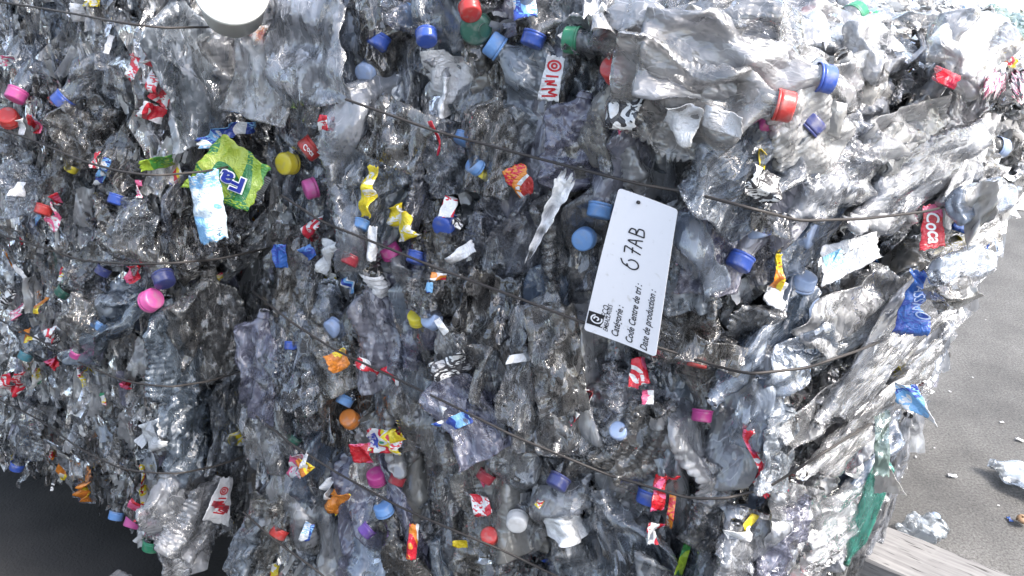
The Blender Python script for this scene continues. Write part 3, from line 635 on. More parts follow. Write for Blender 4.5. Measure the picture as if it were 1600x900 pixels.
pack(PF, 96, 90, 11, .7, tm, (.09, 1), (0, .86), .95, 1.3)
pack(PR, 26, -52, 14, .25, ['bright'] * 3 + ['film'] * 4 + ['film_blue', 'blue'], (0, 1), (0, .92))
pack(PT, 24, 30, 60, .2, ['milky'] * 4 + ['bright'] * 3 + ['green'], (0.15, 1), (.2, 1), .65, .95)
pack(PT2, 10, 30, 60, .2, ['milky'] * 4 + ['bright'] * 3, (0.1, 1), (.3, 1), .65, .95)
pack(PL, NBUD - 96 - 26 - 34 - 12, 92, 13, .85, ['clear'] * 5 + ['smoky'] * 4 + ['blue', 'violet'], (.22, 1), (.03, 1), .7, 1.0)
pack(PQ, 12, 95, 25, .4, ['clear', 'blue', 'violet', 'bright'], (0, .62), (0, 1))

# ---- small torn fragments that nobody could count, filling every gap
def fragments(name, specs, parent_label):
    Vs, Fs, Ms = [], [], []; off = 0
    mats = [M['clear'], M['smoky'], M['bright'], M['milky'], M['blue'], M['violet'], PM['redwhite'][1], PM['bluewhite'][1], PM['multi'][1], PM['white'][1], PM['orange'][1], PM['blackwhite'][1], M['green']]
    g = 6
    for (p, n, su, sv, w, zoff, sz) in specs:
        rs = np.random.RandomState(p.seed * 7 + 5)
        u = su[0] + (su[1] - su[0]) * rs.rand(n); v = sv[0] + (sv[1] - sv[0]) * rs.rand(n)
        S = p.S(u, v); du, dv, nn = p.frame(.5, .5)
        a = math.pi / 2 + rs.randn(n) * (.28 if p in (PF, PL, PQ) else .8); A = du * np.cos(a)[:, None] + dv * np.sin(a)[:, None] + nn * rs.randn(n)[:, None] * .3; A /= np.linalg.norm(A, axis=1)[:, None]
        Bv = np.cross(np.broadcast_to(nn, A.shape) + 1.1 * rs.randn(n, 3), A); Bv /= np.linalg.norm(Bv, axis=1)[:, None]; C = np.cross(A, Bv)
        la = sz[0] * (sz[1] / sz[0]) ** rs.rand(n) ; lb = la * (.18 + .32 * rs.rand(n))
        gx, gy = np.meshgrid(np.linspace(-.5, .5, g), np.linspace(-.5, .5, g)); gx = gx.ravel(); gy = gy.ravel()
        ph = rs.rand(n, 6); jit = rs.randn(n, g * g, 3) * .05
        h = .22 * tri(gx[None] * (0.8 + ph[:, :1]) + gy[None] * (ph[:, 1:2] - .5) * 2 + ph[:, 2:3]) + .12 * tri(gx[None] * 1.7 * (ph[:, 3:4] - .5) * 2 + gy[None] * 1.9 + ph[:, 4:5])
        V = (S + nn * (zoff[0] + (zoff[1] - zoff[0]) * rs.rand(n))[:, None])[:, None] + A[:, None] * (gx[None] * la[:, None])[..., None] + Bv[:, None] * (gy[None] * lb[:, None])[..., None] + C[:, None] * (h * lb[:, None])[..., None] + jit * lb[:, None, None]
        fc = grid_faces(g, g); FF = (fc[None] + (np.arange(n) * g * g)[:, None, None]).reshape(-1, 4) + off
        mi = rs.choice(len(mats), n, p=np.array(w) / sum(w)); Ms.append(np.repeat(mi, len(fc)))
        Vs.append(V.reshape(-1, 3)); Fs.append(FF); off += n * g * g
    me = mesh_np(name, np.concatenate(Vs), np.concatenate(Fs), mats, np.concatenate(Ms))
    o = link('plastic_fragments', me); return tag(o, parent_label, 'fragments', kind='stuff')
PS_ = Patch(rRT, b1, rRB, drop(b1, ZB), 0.0, 9)
wF = [11, 3, 8, 2.4, 1.6, 1.2, .25, .25, .3, .5, .06, .3, .08]
wR = [3, .5, 9, 6, 1, 1, .15, .25, .1, .8, .02, .1, .1]
wT = [1, .2, 5, 14, .6, .4, .12, .3, .15, 2, .02, .15, .2]
fragments('torn_plastic', [(PF, 2600, (.03, 1.0), (-.02, .95), wF, (-.055, -.008), (.03, .11)), (PR, 1100, (0, 1.01), (0, 1), wR, (-.05, -.005), (.03, .1)),
                           (PT, 2400, (.1, 1), (0, 1.02), wT, (-.04, .02), (.02, .08)), (PT2, 700, (0, 1), (0, 1), wT, (-.04, .02), (.02, .08)), (PS_, 1500, (0, 1), (0, 1), wR, (-.035, .0), (.04, .13))], 'torn bits of clear and printed plastic filling the gaps of the front bale')
fragments('torn_plastic', [(PL, 2600, (.15, 1.02), (-.02, 1.0), wF, (-.05, .0), (.02, .08)), (PQ, 900, (0, .7), (-.02, 1.0), wF, (-.05, .0), (.02, .07))], 'torn bits of clear and printed plastic filling the gaps of the rear left bale')

# ================================================================== sheets laid on the bales
bpy.context.view_layer.update(); DG = bpy.context.evaluated_depsgraph_get()
# seat every capped bottle so that its cap lies on top of the heap instead of inside it
for (o, px, py, noun, p, kind) in LM[len(CAPS):len(CAPS) + len(HERO)]:
    d = nz(p.at(px, py) - CP); hit, loc, _, _, ob, _ = SC.ray_cast(DG, Vector(CP), Vector(d))
    if hit and ob.name != o.name:
        m_ = o.matrix_world @ Vector((0, 0, BIG[0]['L'] / 2)); gap = (m_ - Vector(CP)).length - (loc - Vector(CP)).length
        if gap > 0: o.location = o.location - Vector(d) * min(gap + .008, .04)
bpy.context.view_layer.update(); DG = bpy.context.evaluated_depsgraph_get()
for (o, px, py, noun, p, kind) in LM[:len(CAPS)]:
    c = np.array(o.matrix_world.translation); d = nz(c - CP); own = {o.name} | {k.name for k in o.children}; org = CP.copy(); hit_t = None
    hit, loc, _, _, ob, _ = SC.ray_cast(DG, Vector(CP), Vector(d))
    if hit and ob.name not in own:
        gap = np.linalg.norm(c - CP) - np.linalg.norm(np.array(loc) - CP)
        if gap > 0: o.location = Vector(c - d * min(gap + (.012 if (o.scale[0] > .99 or py < 140) else -.007), .10))
bpy.context.view_layer.update(); DG = bpy.context.evaluated_depsgraph_get()
def rest_on(p, c, ctr, lift):
    """a point of a sheet that lies on top of the heap already there"""
    hs = []
    for (ax, ay) in ((c[0], c[1]), (c[0] * .7 + ctr[0] * .3, c[1] * .7 + ctr[1] * .3), (c[0] * .4 + ctr[0] * .6, c[1] * .4 + ctr[1] * .6), ctr):
        t0 = proj(p.at(ax, ay))[2]; d = nz(W(ax, ay, 1.0) - CP)
        hit, loc, *_ = SC.ray_cast(DG, Vector(CP), Vector(d))
        if hit:
            t = proj(np.array(loc))[2]
            if abs(t - t0) < .12: hs.append(t - t0)
    dt = (sorted(hs)[:max(1, len(hs) // 2)] and float(np.mean(sorted(hs)[:max(1, (len(hs) + 1) // 2)]))) if hs else -.02
    t0 = proj(p.at(*c))[2]
    return W(c[0], c[1], t0 + max(-.085, dt) - (lift * .35 + .004))
def edge_t(px, py, w=90):
    ts = []
    for dx in range(0, w, 12):
        d = nz(W(px - dx, py, 1.0) - CP); hit, loc, *_ = SC.ray_cast(DG, Vector(CP), Vector(d))
        if hit:
            t = proj(np.array(loc))[2]
            if t < 1.72: ts.append(t)
        if len(ts) >= 3: break
    return (min(ts) if ts else 1.5) - .02
class Sheet:
    def __init__(s, name, corners, m, lift=.03, amp=1.0, nu=28, nv=28, seed=0, patch=None, thick=.0006, wl=(.02, .07), ragged=.03, curl=0.0, straight=False, bias=None):
        rs = np.random.RandomState(seed + 900); cx = np.mean([c[0] for c in corners]); cy = np.mean([c[1] for c in corners])
        p = patch or which(cx, cy); s.p = p; s.nn = p.n()
        if len(corners[0]) == 3 and corners[0][2] == 'e':
            t_ = np.mean([edge_t(c[0], c[1], 30) for c in corners]) - .022; corners = [(c[0], c[1], t_) for c in corners]
        s.C = [rest_on(p, c, (cx, cy), lift) if len(c) == 2 else np.array(W(*c)) for c in corners]   # tl,tr,br,bl
        s.f = folds(rs, 6, wl, .16, bias); s.amp = amp; s.curl = curl; s.rag = ragged
        s.k = rs.rand(8) * 6; tl, tr, br, bl = s.C; s.lu = np.linalg.norm(tr - tl); s.lv = np.linalg.norm(bl - tl)
        s.nrm = nz(np.cross(tr - tl, bl - tl)); 
        if s.nrm @ (CP - tl) < 0: s.nrm = -s.nrm
        U, V = np.meshgrid(np.linspace(0, 1, nu), np.linspace(0, 1, nv))
        e = ragged; U2 = U + e * (np.sin(V * 17 + s.k[0]) * .5 + np.sin(V * 41 + s.k[1]) * .3) * (np.abs(U - .5) * 2) ** 2
        V2 = V + e * (np.sin(U * 15 + s.k[2]) * .5 + np.sin(U * 37 + s.k[3]) * .3) * (np.abs(V - .5) * 2) ** 2
        P = s.at(U2, V2); o_ = P.mean((0, 1)); s.o = o_
        me = mesh_np(name, (P - o_).reshape(-1, 3), grid_faces(nu, nv)); me.materials.append(m)
        s.obj = link(name, me); s.obj.location = o_
        md = s.obj.modifiers.new('thickness', 'SOLIDIFY'); md.thickness = thick; md.offset = -1
        s.px, s.py = cx, cy
    def at(s, u, v, out=0.0):
        u = np.asarray(u, float); v = np.asarray(v, float); tl, tr, br, bl = s.C; U = u[..., None]; V = v[..., None]
        P = (1 - V) * ((1 - U) * tl + U * tr) + V * ((1 - U) * bl + U * br)
        h = s.amp * s.f(u * s.lu, v * s.lv) + s.curl * ((u - .5) ** 2 * 4)
        return P + s.nrm * (h + out)[..., None]
import bmesh
def lay(s, me, u0, v0, size, rot, m, name='printed_text', aspect=1.0, out=.0012):
    """bend a flat letter mesh over the sheet; rot in degrees, counter-clockwise on the sheet"""
    bm = bmesh.new(); bm.from_mesh(me)
    bmesh.ops.triangulate(bm, faces=bm.faces[:])
    long = [e for e in bm.edges if e.calc_length() > .25]
    if long: bmesh.ops.subdivide_edges(bm, edges=long, cuts=2)
    a = math.radians(rot); ca, sa = math.cos(a), math.sin(a)
    co = np.array([v.co[:] for v in bm.verts]); x = co[:, 0] * size * aspect; y = co[:, 1] * size
    X = x * ca - y * sa; Y = x * sa + y * ca
    P = s.at(u0 + X / s.lu, v0 - Y / s.lv, out) - s.o
    for v, q in zip(bm.verts, P): v.co = q
    me2 = bpy.data.meshes.new(name); bm.to_mesh(me2); bm.free(); me2.materials.append(m)
    o = link(name, me2, None, s.obj); return o
def stroke_mesh(lines, w):
    """flat pen strokes from polylines"""
    V, Fc = [], []
    for L in lines:
        L = np.array(L, float)
        if len(L) > 2:
            t = np.linspace(0, len(L) - 1, len(L) * 5); L = np.stack([np.interp(t, range(len(L)), L[:, i]) for i in (0, 1)], 1)
            for _ in range(2): L[1:-1] = (L[:-2] + 2 * L[1:-1] + L[2:]) / 4
        T = np.gradient(L, axis=0); T /= np.linalg.norm(T, axis=1)[:, None] + 1e-9; n = np.stack([-T[:, 1], T[:, 0]], 1) * w / 2
        b = len(V)
        for q, k in zip(L, n): V += [(q[0] + k[0], q[1] + k[1], 0), (q[0] - k[0], q[1] - k[1], 0)]
        for i in range(len(L) - 1): Fc.append([b + 2 * i, b + 2 * i + 1, b + 2 * i + 3, b + 2 * i + 2])
    me = bpy.data.meshes.new('strokes'); me.from_pydata(V, [], Fc); return me
def ring_pts(cx, cy, r, a0=0, a1=360, n=18, ry=None):
    ry = ry or r
    return [(cx + r * math.cos(math.radians(a0 + (a1 - a0) * i / n)), cy + ry * math.sin(math.radians(a0 + (a1 - a0) * i / n))) for i in range(n + 1)]

def scrap(px, py, w, h, ang, style, lift=.03, amp=1.0, name='label_scrap', word='label scrap', **k):
    a = math.radians(ang); c, s_ = math.cos(a), math.sin(a)
    w *= .9; h *= .9; cor = [(px + x * c - y * s_, py + x * s_ + y * c) for x, y in ((-w / 2, -h / 2), (w / 2, -h / 2), (w / 2, h / 2), (-w / 2, h / 2))]
    sh = Sheet(name, cor, PM[style][1] if style in PM else M[style], lift, amp, nu=14, nv=18, seed=int(px * 3 + py), **k)
    LM.append((sh.obj, px, py, 'crumpled %s %s' % (PM[style][0] if style in PM else COLW[style], word), sh.p, 'scrap')); return sh
SCR = [(407, 55, 46, 38, 10, 'redorange'), (208, 105, 16, 46, -8, 'redwhite'), (235, 120, 14, 60, -12, 'redwhite'), (236, 175, 46, 30, 20, 'redwhite'), (975, 175, 50, 60, 10, 'blackwhite'), (960, 195, 30, 36, 10, 'pinkwhite'),
 (1035, 115, 22, 70, -10, 'orange'), (1065, 190, 60, 60, 20, 'white'), (1190, 290, 50, 54, 30, 'blackwhite'), (1192, 262, 12, 40, 10, 'yellow'), (812, 283, 20, 56, -28, 'redorange'), (628, 347, 36, 62, -20, 'yellowwhite'),
 (487, 357, 40, 20, -40, 'redwhite'), (575, 300, 22, 90, 8, 'yellowwhite'), (583, 380, 16, 60, 5, 'white'), (512, 402, 16, 60, 20, 'white'), (1000, 580, 30, 46, -10, 'redwhite'), (1012, 620, 20, 26, 0, 'pinkwhite'), (705, 572, 60, 34, -20, 'blackwhite'),
 (527, 563, 34, 34, -30, 'orange'), (575, 573, 44, 16, 30, 'redwhite'), (680, 636, 46, 22, 25, 'white'), (710, 660, 44, 24, -20, 'bluewhite'), (566, 708, 34, 36, 0, 'red'), (600, 690, 56, 40, 10, 'multi'), (620, 680, 20, 20, 0, 'yellow'),
 (464, 728, 22, 40, 8, 'pinkwhite'), (479, 722, 10, 36, 12, 'white'), (527, 782, 28, 40, 35, 'orange'), (645, 845, 16, 60, 5, 'redorange'), (1216, 425, 14, 60, 12, 'orange'), (1213, 462, 32, 46, 20, 'white'),
 (1180, 720, 14, 120, -15, 'redwhite'), (1168, 818, 14, 40, 25, 'yellow'), (1158, 835, 40, 18, -20, 'white'), (1068, 872, 14, 60, 18, 'green'), (1232, 766, 24, 14, 0, 'red'), (225, 815, 30, 20, 30, 'redwhite'), (260, 845, 30, 20, 30, 'redwhite'), (218, 796, 40, 18, 40, 'red'),
 (383, 680, 38, 40, 0, 'yellowwhite'), (76, 523, 18, 26, 10, 'redwhite'), (82, 568, 20, 20, -30, 'red'), (10, 600, 16, 40, 0, 'redwhite'), (28, 600, 10, 40, 10, 'redwhite'), (134, 768, 12, 36, 10, 'orange'), (95, 738, 14, 20, -30, 'orange'),
 (1478, 122, 26, 26, 30, 'crimson'), (1555, 132, 34, 26, 0, 'pinkwhite'), (1594, 125, 20, 60, 0, 'pinkwhite'), (1505, 352, 40, 26, 20, 'blue'), (1505, 375, 32, 16, 5, 'yellow'), (1452, 285, 18, 46, 10, 'pinkwhite'),
 (1318, 706, 60, 30, -38, 'redwhite'), (1345, 730, 30, 46, 30, 'white'), (1398, 560, 10, 50, -10, 'yellowwhite'), (810, 560, 20, 14, 0, 'white'), (690, 510, 12, 30, -35, 'white'), (720, 850, 22, 14, 0, 'yellow'), (752, 790, 30, 30, -20, 'redwhite'),
 (700, 325, 24, 30, 10, 'redwhite'), (683, 215, 10, 60, -12, 'crimson'), (720, 395, 50, 20, -30, 'white'), (685, 432, 26, 12, 10, 'redorange'), (670, 447, 26, 18, 0, 'bluewhite'), (480, 830, 18, 30, 20, 'bluewhite'), (350, 210, 90, 20, -22, 'bluewhite'), (245, 255, 60, 20, -12, 'green'),
 (1030, 770, 20, 60, 5, 'red'), (1045, 750, 40, 12, -30, 'red'), (1025, 835, 22, 40, 0, 'redwhite'), (1048, 800, 12, 50, 8, 'redorange'), (1085, 40, 30, 30, 0, 'pinkwhite'), (930, 15, 40, 20, 10, 'white'), (1180, 30, 60, 26, -10, 'white'), (820, 15, 40, 20, 0, 'bluewhite'), (510, 190, 16, 26, 0, 'redwhite'),
 (1130, 190, 70, 40, 20, 'white'), (160, 270, 16, 40, 20, 'bluewhite'), (150, 250, 14, 30, 0, 'redwhite'), (122, 20, 20, 30, 0, 'white'), (140, 5, 30, 12, 0, 'yellowwhite'), (5, 95, 18, 18, 0, 'pinkwhite'), (440, 400, 20, 40, 0, 'blue'), (85, 340, 12, 50, 0, 'pinkwhite'), (240, 680, 26, 50, -20, 'white')]
for t in SCR: scrap(*t, amp=.9, lift=.026)
# random small printed bits
for i in range(26):
    if i < 14: px, py = R.uniform(420, 1130), R.uniform(330, 890)
    elif i < 36: px, py = R.uniform(0, 225), R.uniform(40, 640)
    elif i < 39: px, py = R.uniform(240, 400), R.uniform(420, 780)
    else: px, py = R.uniform(1150, 1400), R.uniform(300, 860)
    if 880 < px < 1130 and 280 < py < 570: continue
    scrap(px, py, R.uniform(8, 20), R.uniform(12, 42), R.uniform(-40, 40), R.choice(['redwhite', 'bluewhite', 'white', 'blackwhite', 'multi', 'white', 'red', 'orange', 'blue', 'pinkwhite']), lift=R.uniform(.005, .025), amp=1.2)
# film and big clear flaps
for t in [(480, 80, 130, 190, -3, 'film', .055), (620, 210, 110, 110, 25, 'clear', .045), (870, 560, 90, 190, -8, 'smoky', .03), (1085, 400, 60, 150, -25, 'film_blue', .0), (320, 375, 110, 90, -10, 'smoky', .03),
          (1400, 60, 105, 150, 4, 'milky', .04), (1330, 480, 190, 70, -42, 'film', .045), (1290, 640, 200, 60, -38, 'film', .045), (1380, 270, 190, 60, -25, 'film', .045), (1200, 350, 60, 40, 0, 'clear', .03), (1500, 250, 120, 110, -30, 'film', .04), (1300, 150, 110, 90, -20, 'film', .04), (1430, 200, 150, 80, -20, 'milky', .04), (1190, 650, 80, 130, 15, 'film_blue', .04), (1250, 560, 150, 60, -40, 'film_blue', .04), (1340, 600, 140, 50, -45, 'film', .04), (1240, 810, 90, 120, 10, 'film', .04), (1370, 350, 120, 40, -5, 'milky', .04),
          (760, 480, 90, 120, 20, 'smoky', .025), (1110, 550, 120, 50, 20, 'smoky', .03), (390, 210, 90, 60, 20, 'smoky', .035), (1290, 180, 60, 60, 20, 'milky', .03), (480, 640, 60, 130, -20, 'clear', .03), (1180, 850, 120, 110, 20, 'film', .04), (1000, 20, 160, 40, 0, 'milky', .03), (1250, 50, 100, 50, 10, 'milky', .03)]:
    scrap(t[0], t[1], t[2], t[3], t[4], t[5], lift=t[6], amp=.75, name='film_sheet', word='plastic film flap', wl=(.03, .12))

# ---- the green detergent packet with "Fa"
gp = Sheet('detergent_packet', [(348, 207, 1.335), (422, 262, 1.33), (388, 332, 1.34), (283, 292, 1.36)], PM['green'][1], .18, .2, seed=5, patch=PQ, wl=(.04, .1))
lay(gp, text_mesh('Fa', bold=.075), .60, .56, .040, 186, M['whiteink'], 'lettering_outline', 1.0, .004)
lay(gp, text_mesh('Fa', bold=.03), .60, .56, .040, 186, M['navyink'], 'brand_lettering', 1.0, .0052)
LM.append((gp.obj, 355, 265, 'crumpled green packet with navy Fa lettering', PQ, 'packet'))
lb_ = print_mat('pale_blue_pack', [(0.16, 0.38, 0.66), (0.58, 0.68, 0.76), (0.22, 0.45, 0.72), (0.05, 0.16, 0.5)], 18)
bp_ = Sheet('drinks_carton', [(290, 278, 1.30), (338, 264, 1.30), (354, 372, 1.32), (310, 385, 1.32)], lb_, .19, .5, seed=8, patch=PQ, curl=-.012)
lay(bp_, text_mesh('AR'), .78, .88, .010, 80, M['ink'])
LM.append((bp_.obj, 325, 328, 'pale blue and white squashed carton in front of the green packet', PQ, 'carton'))
bc = scrap(407, 293, 20, 46, 30, 'white', lift=.053, amp=.2, word='barcode label')
bars = []
for i in range(11): bars.append([(-.5 + i * .1, -.4), (-.5 + i * .1, .4)])
lay(bc, stroke_mesh(bars, .035), .5, .5, .022, 90, M['ink'], 'barcode', 1.6)
# lettered red carton, blue wrapper
rc = Sheet('red_carton', [(1443, 322, 'e'), (1470, 316, 'e'), (1478, 384, 'e'), (1436, 392, 'e')], PM['red'][1], .055, .3, seed=3, patch=PR)
lay(rc, text_mesh('Coca', font_shear=.4, bold=.02), .5, .5, .020, -86, M['whiteink'], 'brand_lettering')
LM.append((rc.obj, 1457, 355, 'red carton scrap with slanting white lettering', PR, 'carton'))
bw = Sheet('blue_wrapper', [(1426, 420, 'e'), (1446, 425, 'e'), (1448, 525, 'e'), (1392, 520, 'e')], PM['blue'][1], .06, 1.0, seed=4, patch=PR)
lay(bw, text_mesh('ASSNO'), .66, .5, .014, -84, simple('pale_blue_ink', (.42, .52, .72), .5), 'brand_lettering', 1.0, .0022)
LM.append((bw.obj, 1428, 475, 'crumpled deep blue wrapper with pale lettering', PR, 'wrapper'))
ws_ = Sheet('white_leaflet', [(1285, 385, 'e'), (1368, 362, 'e'), (1376, 402, 'e'), (1282, 450, 'e')], PM['white'][1], .06, .4, seed=6, patch=PR)
lay(ws_, text_mesh('- - . - -'), .62, .3, .012, 15, M['ink']); 
lt = print_mat('sea_blue_print', [(0.75, 0.8, 0.85), (0.3, 0.6, 0.8), (0.12, 0.35, 0.75)], 30)
lay(ws_, stroke_mesh([[(-.5, 0), (.5, 0)]], 1), .22, .45, .022, 10, lt, 'printed_picture')
LM.append((ws_.obj, 1325, 400, 'white printed leaflet with a pale blue picture', PR, 'leaflet'))
# white and red wrapper strips with ring logo strokes
for (cor, seed) in (([(856, 85), (882, 92), (872, 160), (840, 155)], 31), ([(345, 748), (363, 745), (358, 822), (315, 812)], 32)):
    w_ = Sheet('wrapper_strip', cor, PM['white'][1], .05, .25, seed=seed)
    lay(w_, stroke_mesh([ring_pts(0, .9, .42, ry=.36), ring_pts(0, .9, .16, ry=.16), [(-.4, .1), (.4, .2)], [(-.4, -.3), (.3, -.1), (-.3, -.5), (.4, -.4)], [(-.5, -.9), (.4, -.7), (-.1, -1.1), (.5, -1.2)], [(-.4, -1.4), (.4, -1.3)]], .14), .5, .48, .017, 0, M['redink'], 'red_lettering')
    if seed == 32: lay(w_, stroke_mesh([[(-1.2, 0), (-.4, .3), (.4, .1), (1.2, .4)], [(-1.2, -.3), (0, -.1), (1.2, -.2)]], .5), .5, .62, .012, -20, CAPM['crimson'], 'red_band')
    LM.append((w_.obj, w_.px, w_.py, 'white wrapper strip with red ring and lettering', w_.p, 'wrapper'))
lt2 = scrap(1278, 868, 50, 24, -18, 'bright', lift=.05, amp=.3, word='wrapper with red letters')
lay(lt2, text_mesh('NAISC', font_shear=.2), .5, .5, .013, 6, M['redink'], 'red_lettering')
ls = scrap(240, 828, 40, 34, 40, 'pink' if 'pink' in PM else 'pinkwhite', lift=.04, amp=.3, word='wrapper with a red ring')
lay(ls, stroke_mesh([ring_pts(0, 0, .5), ring_pts(0, 0, .25, 30, 300), ring_pts(0, 0, .8, 120, 300)], .14), .5, .5, .013, 0, M['redink'], 'red_ring')
# white twisted strip left of the tag
tw = Sheet('torn_strip', [(874, 268), (902, 280), (836, 392), (822, 404)], PM['white'][1], .06, 1.3, seed=12, nu=16, nv=50, curl=.010, wl=(.012, .04), ragged=.12)
LM.append((tw.obj, 860, 335, 'long twisted white strip of torn film', PF, 'strip'))
# right edge: green bottle, hanging milky flap, blue white flap, smoky cup, crinkled clear end
def edge_sheet(name, cor, m, seed, label, cat, **k):
    t_ = edge_t(*(k.pop('root', None) or cor[0][:2])); tr_ = cor[0][2]; cor = [(x, y, t_ + (t - tr_)) for x, y, t in cor]
    s = Sheet(name, cor, m, 0, k.pop('amp', .6), seed=seed, patch=PR, **k); LM.append((s.obj, s.px, s.py, label, PR, cat)); return s
edge_sheet('milky_flap', [(1372, 712, 1.58), (1392, 722, 1.56), (1422, 772, 1.55), (1370, 768, 1.60)], M['milky'], 41, 'curved milky film flap sticking out above the timber', 'film', amp=.15, curl=.006)
edge_sheet('blue_flap', [(1398, 600, 1.55), (1432, 604, 1.54), (1466, 668, 1.52), (1400, 625, 1.56)], PM['bluewhite'][1], 42, 'blue and white crumpled flap sticking out over the asphalt', 'film', amp=.9)
edge_sheet('crinkled_end', [(1440, 450, 1.5), (1512, 432, 1.47), (1538, 462, 1.47), (1462, 498, 1.5)], M['bright'], 43, 'crinkled clear bottle end sticking out over the asphalt', 'film', amp=1.6)
edge_sheet('crinkled_film', [(1500, 300, 1.48), (1560, 280, 1.46), (1558, 330, 1.46), (1510, 385, 1.5)], M['milky'], 44, 'pale crinkled film at the right edge above the smoky cup', 'film', amp=1.0)
edge_sheet('green_film', [(1366, 650, 1.56), (1392, 640, 1.56), (1390, 745, 1.56), (1364, 742, 1.56)], M['green'], 45, 'pale green torn film above the long green bottle', 'film', amp=.6)
for (x0, y0, x1, y1, t0, t1, tint, cap_, pr, w, lab) in [(1322, 882, 1382, 725, 1.60, 1.56, 'deepgreen', 'darkgreen', CALM, .32, 'long green crushed bottle standing along the right edge of the front bale'),
                                 (1558, 398, 1470, 432, 1.44, 1.56, 'film_blue', None, CALM, .46, 'smoky blue bottle end poking out from the right edge'),
                                 (1590, 296, 1500, 325, 1.47, 1.5, 'film_blue', None, CALM, .5, 'bluish crushed bottle poking out beside the red carton')]:
    A, B = W(x0, y0, edge_t(x0, y0) - .01), W(x1, y1, edge_t(x1, y1) - .01); v = CP - A
    pr_ = pr
    o = bottle(pr_, tint, A, B - A, v, (w, w * 1.1, np.linalg.norm(B - A) / pr_['L']), cap_); LM.append((o, (x0 + x1) / 2, (y0 + y1) / 2, lab, PR, 'edgebottle'))
# smooth dome of the smoky cup
# ---- white round tub at the very top left
def lathe(name, prof, m, n=48):
    V = [(r * math.cos(2 * math.pi * i / n), r * math.sin(2 * math.pi * i / n), z) for r, z in prof for i in range(n)]
    me = mesh_np(name, np.array(V), grid_faces(n, len(prof), True)); me.materials.append(m); return me
tub = link('round_tub', lathe('round_tub', [(0.0005, 0.0), (0.036, 0.0), (0.042, .004), (0.044, .001), (.047, .001), (.048, .006), (.045, .009), (.041, .055), (.0005, .056)], plastic('white_tub', (0.80, 0.80, 0.76), bump=.1, wear=.05)))
A = W(362, -16, 1.20); zz = nz(CP - A + np.array([0, 0, .8])) * -1; xx = nz(np.cross([0, 1, 0], zz)); orient(tub, A, xx, np.cross(zz, xx), zz)
tag(tub, 'white round plastic tub bottom showing at the top edge of the rear left bale', 'tub')
LM.append((tub, 362, 10, 'tub', PQ, None))

# ================================================================== wires
dg = bpy.context.evaluated_depsgraph_get(); bpy.context.view_layer.update(); dg = bpy.context.evaluated_depsgraph_get()
def smooth_up(h, win):
    n = len(h); out = h.copy()
    for i in range(n):                                        # taut: chord over neighbours
        for a in range(max(0, i - win), i):
            for b in (min(n - 1, i + (i - a)), min(n - 1, i + win)):
                if b > a: 
                    t = (i - a) / (b - a); q = h[a] * (1 - t) + h[b] * t
                    if q > out[i]: out[i] = q
    return out
def tube(pts, r, n=7):
    P = np.array(pts); T = np.gradient(P, axis=0); T /= np.linalg.norm(T, axis=1)[:, None]; V = []
    up = np.array([0, 0, 1.0])
    for p_, t in zip(P, T):
        a = nz(np.cross(t, up)); b = np.cross(t, a)
        for k in range(n):
            q = 2 * math.pi * k / n; V.append(p_ + r * (a * math.cos(q) + b * math.sin(q)))
    return mesh_np('wire', np.array(V), grid_faces(n, len(P), True))
def wire(runs, bale, r=.0014, win=9):
    pts = []
    for (p, poly) in runs:
        poly = np.array(poly, float); seg = np.r_[0, np.cumsum(np.linalg.norm(np.diff(poly, axis=0), axis=1))]; k = max(4, int(seg[-1] / 9))
        t = np.linspace(0, seg[-1], k)
        for x, y in zip(np.interp(t, seg, poly[:, 0]), np.interp(t, seg, poly[:, 1])):
            u, v = p.uv(x, y); S = p.S(u, v); n = p.n(); o = S + n * .2
            hit, loc, *_ = SC.ray_cast(dg, Vector(o), Vector(-n)); h = .2 - (Vector(loc) - Vector(o)).length if hit else .02
            pts.append((S, n, min(max(h, .0), .10), x, y, p))
    h = np.array([q[2] for q in pts]); kern = np.ones(5) / 5; hm = np.array([np.max(h[max(0, i - 4):i + 5]) for i in range(len(h))])
    hs = smooth_up(hm, win); hs = np.convolve(np.pad(hs, 3, 'edge'), np.ones(7) / 7, 'valid')
    P = []
    for (S, n, _, x, y, q_p), hh in zip(pts, hs):
        # keep the wire at its height on the bale: move towards the viewer side of the surface
        p = q_p; hh = hh + .006
        tx, ty = x, y
        for _ in range(3):
            Q = p.S(*p.uv(tx, ty)) + n * hh; qx, qy, _t = proj(Q); tx += x - qx; ty += y - qy
        P.append(p.S(*p.uv(tx, ty)) + n * hh)
    P = np.array(P)
    for _ in range(2): P[1:-1] = (P[:-2] + 2 * P[1:-1] + P[2:]) / 4
    me = tube(P, r * 1.25); me.materials.append(M['wire'])
    o = child_mesh('baling_wire', me, None, bale); return o
WF = [([(540, 155), (680, 205), (850, 250), (1000, 288), (1085, 302)], [(1170, 325), (1250, 345), (1350, 342), (1450, 330), (1560, 300)]),
      ([(440, 305), (500, 345), (600, 385), (680, 418), (800, 462), (900, 500), (1020, 540), (1130, 575)], [(1165, 585), (1260, 575), (1340, 548), (1420, 515)]),
      ([(395, 455), (450, 500), (520, 545), (620, 592), (720, 640), (800, 680), (950, 742), (1080, 780)], [(1130, 780), (1200, 762), (1290, 705), (1380, 650)]),
      ([(400, 650), (450, 690), (520, 735), (620, 790), (700, 825), (790, 862), (880, 905)], []),
      ([(380, 800), (430, 845), (500, 895), (520, 915)], [])]
for a, b in WF:
    # taut wires sag between their ends: shift polyline a bit for the offset from the surface
    wire([(PF, a)] + ([(PR, b)] if b else []), front_bale)
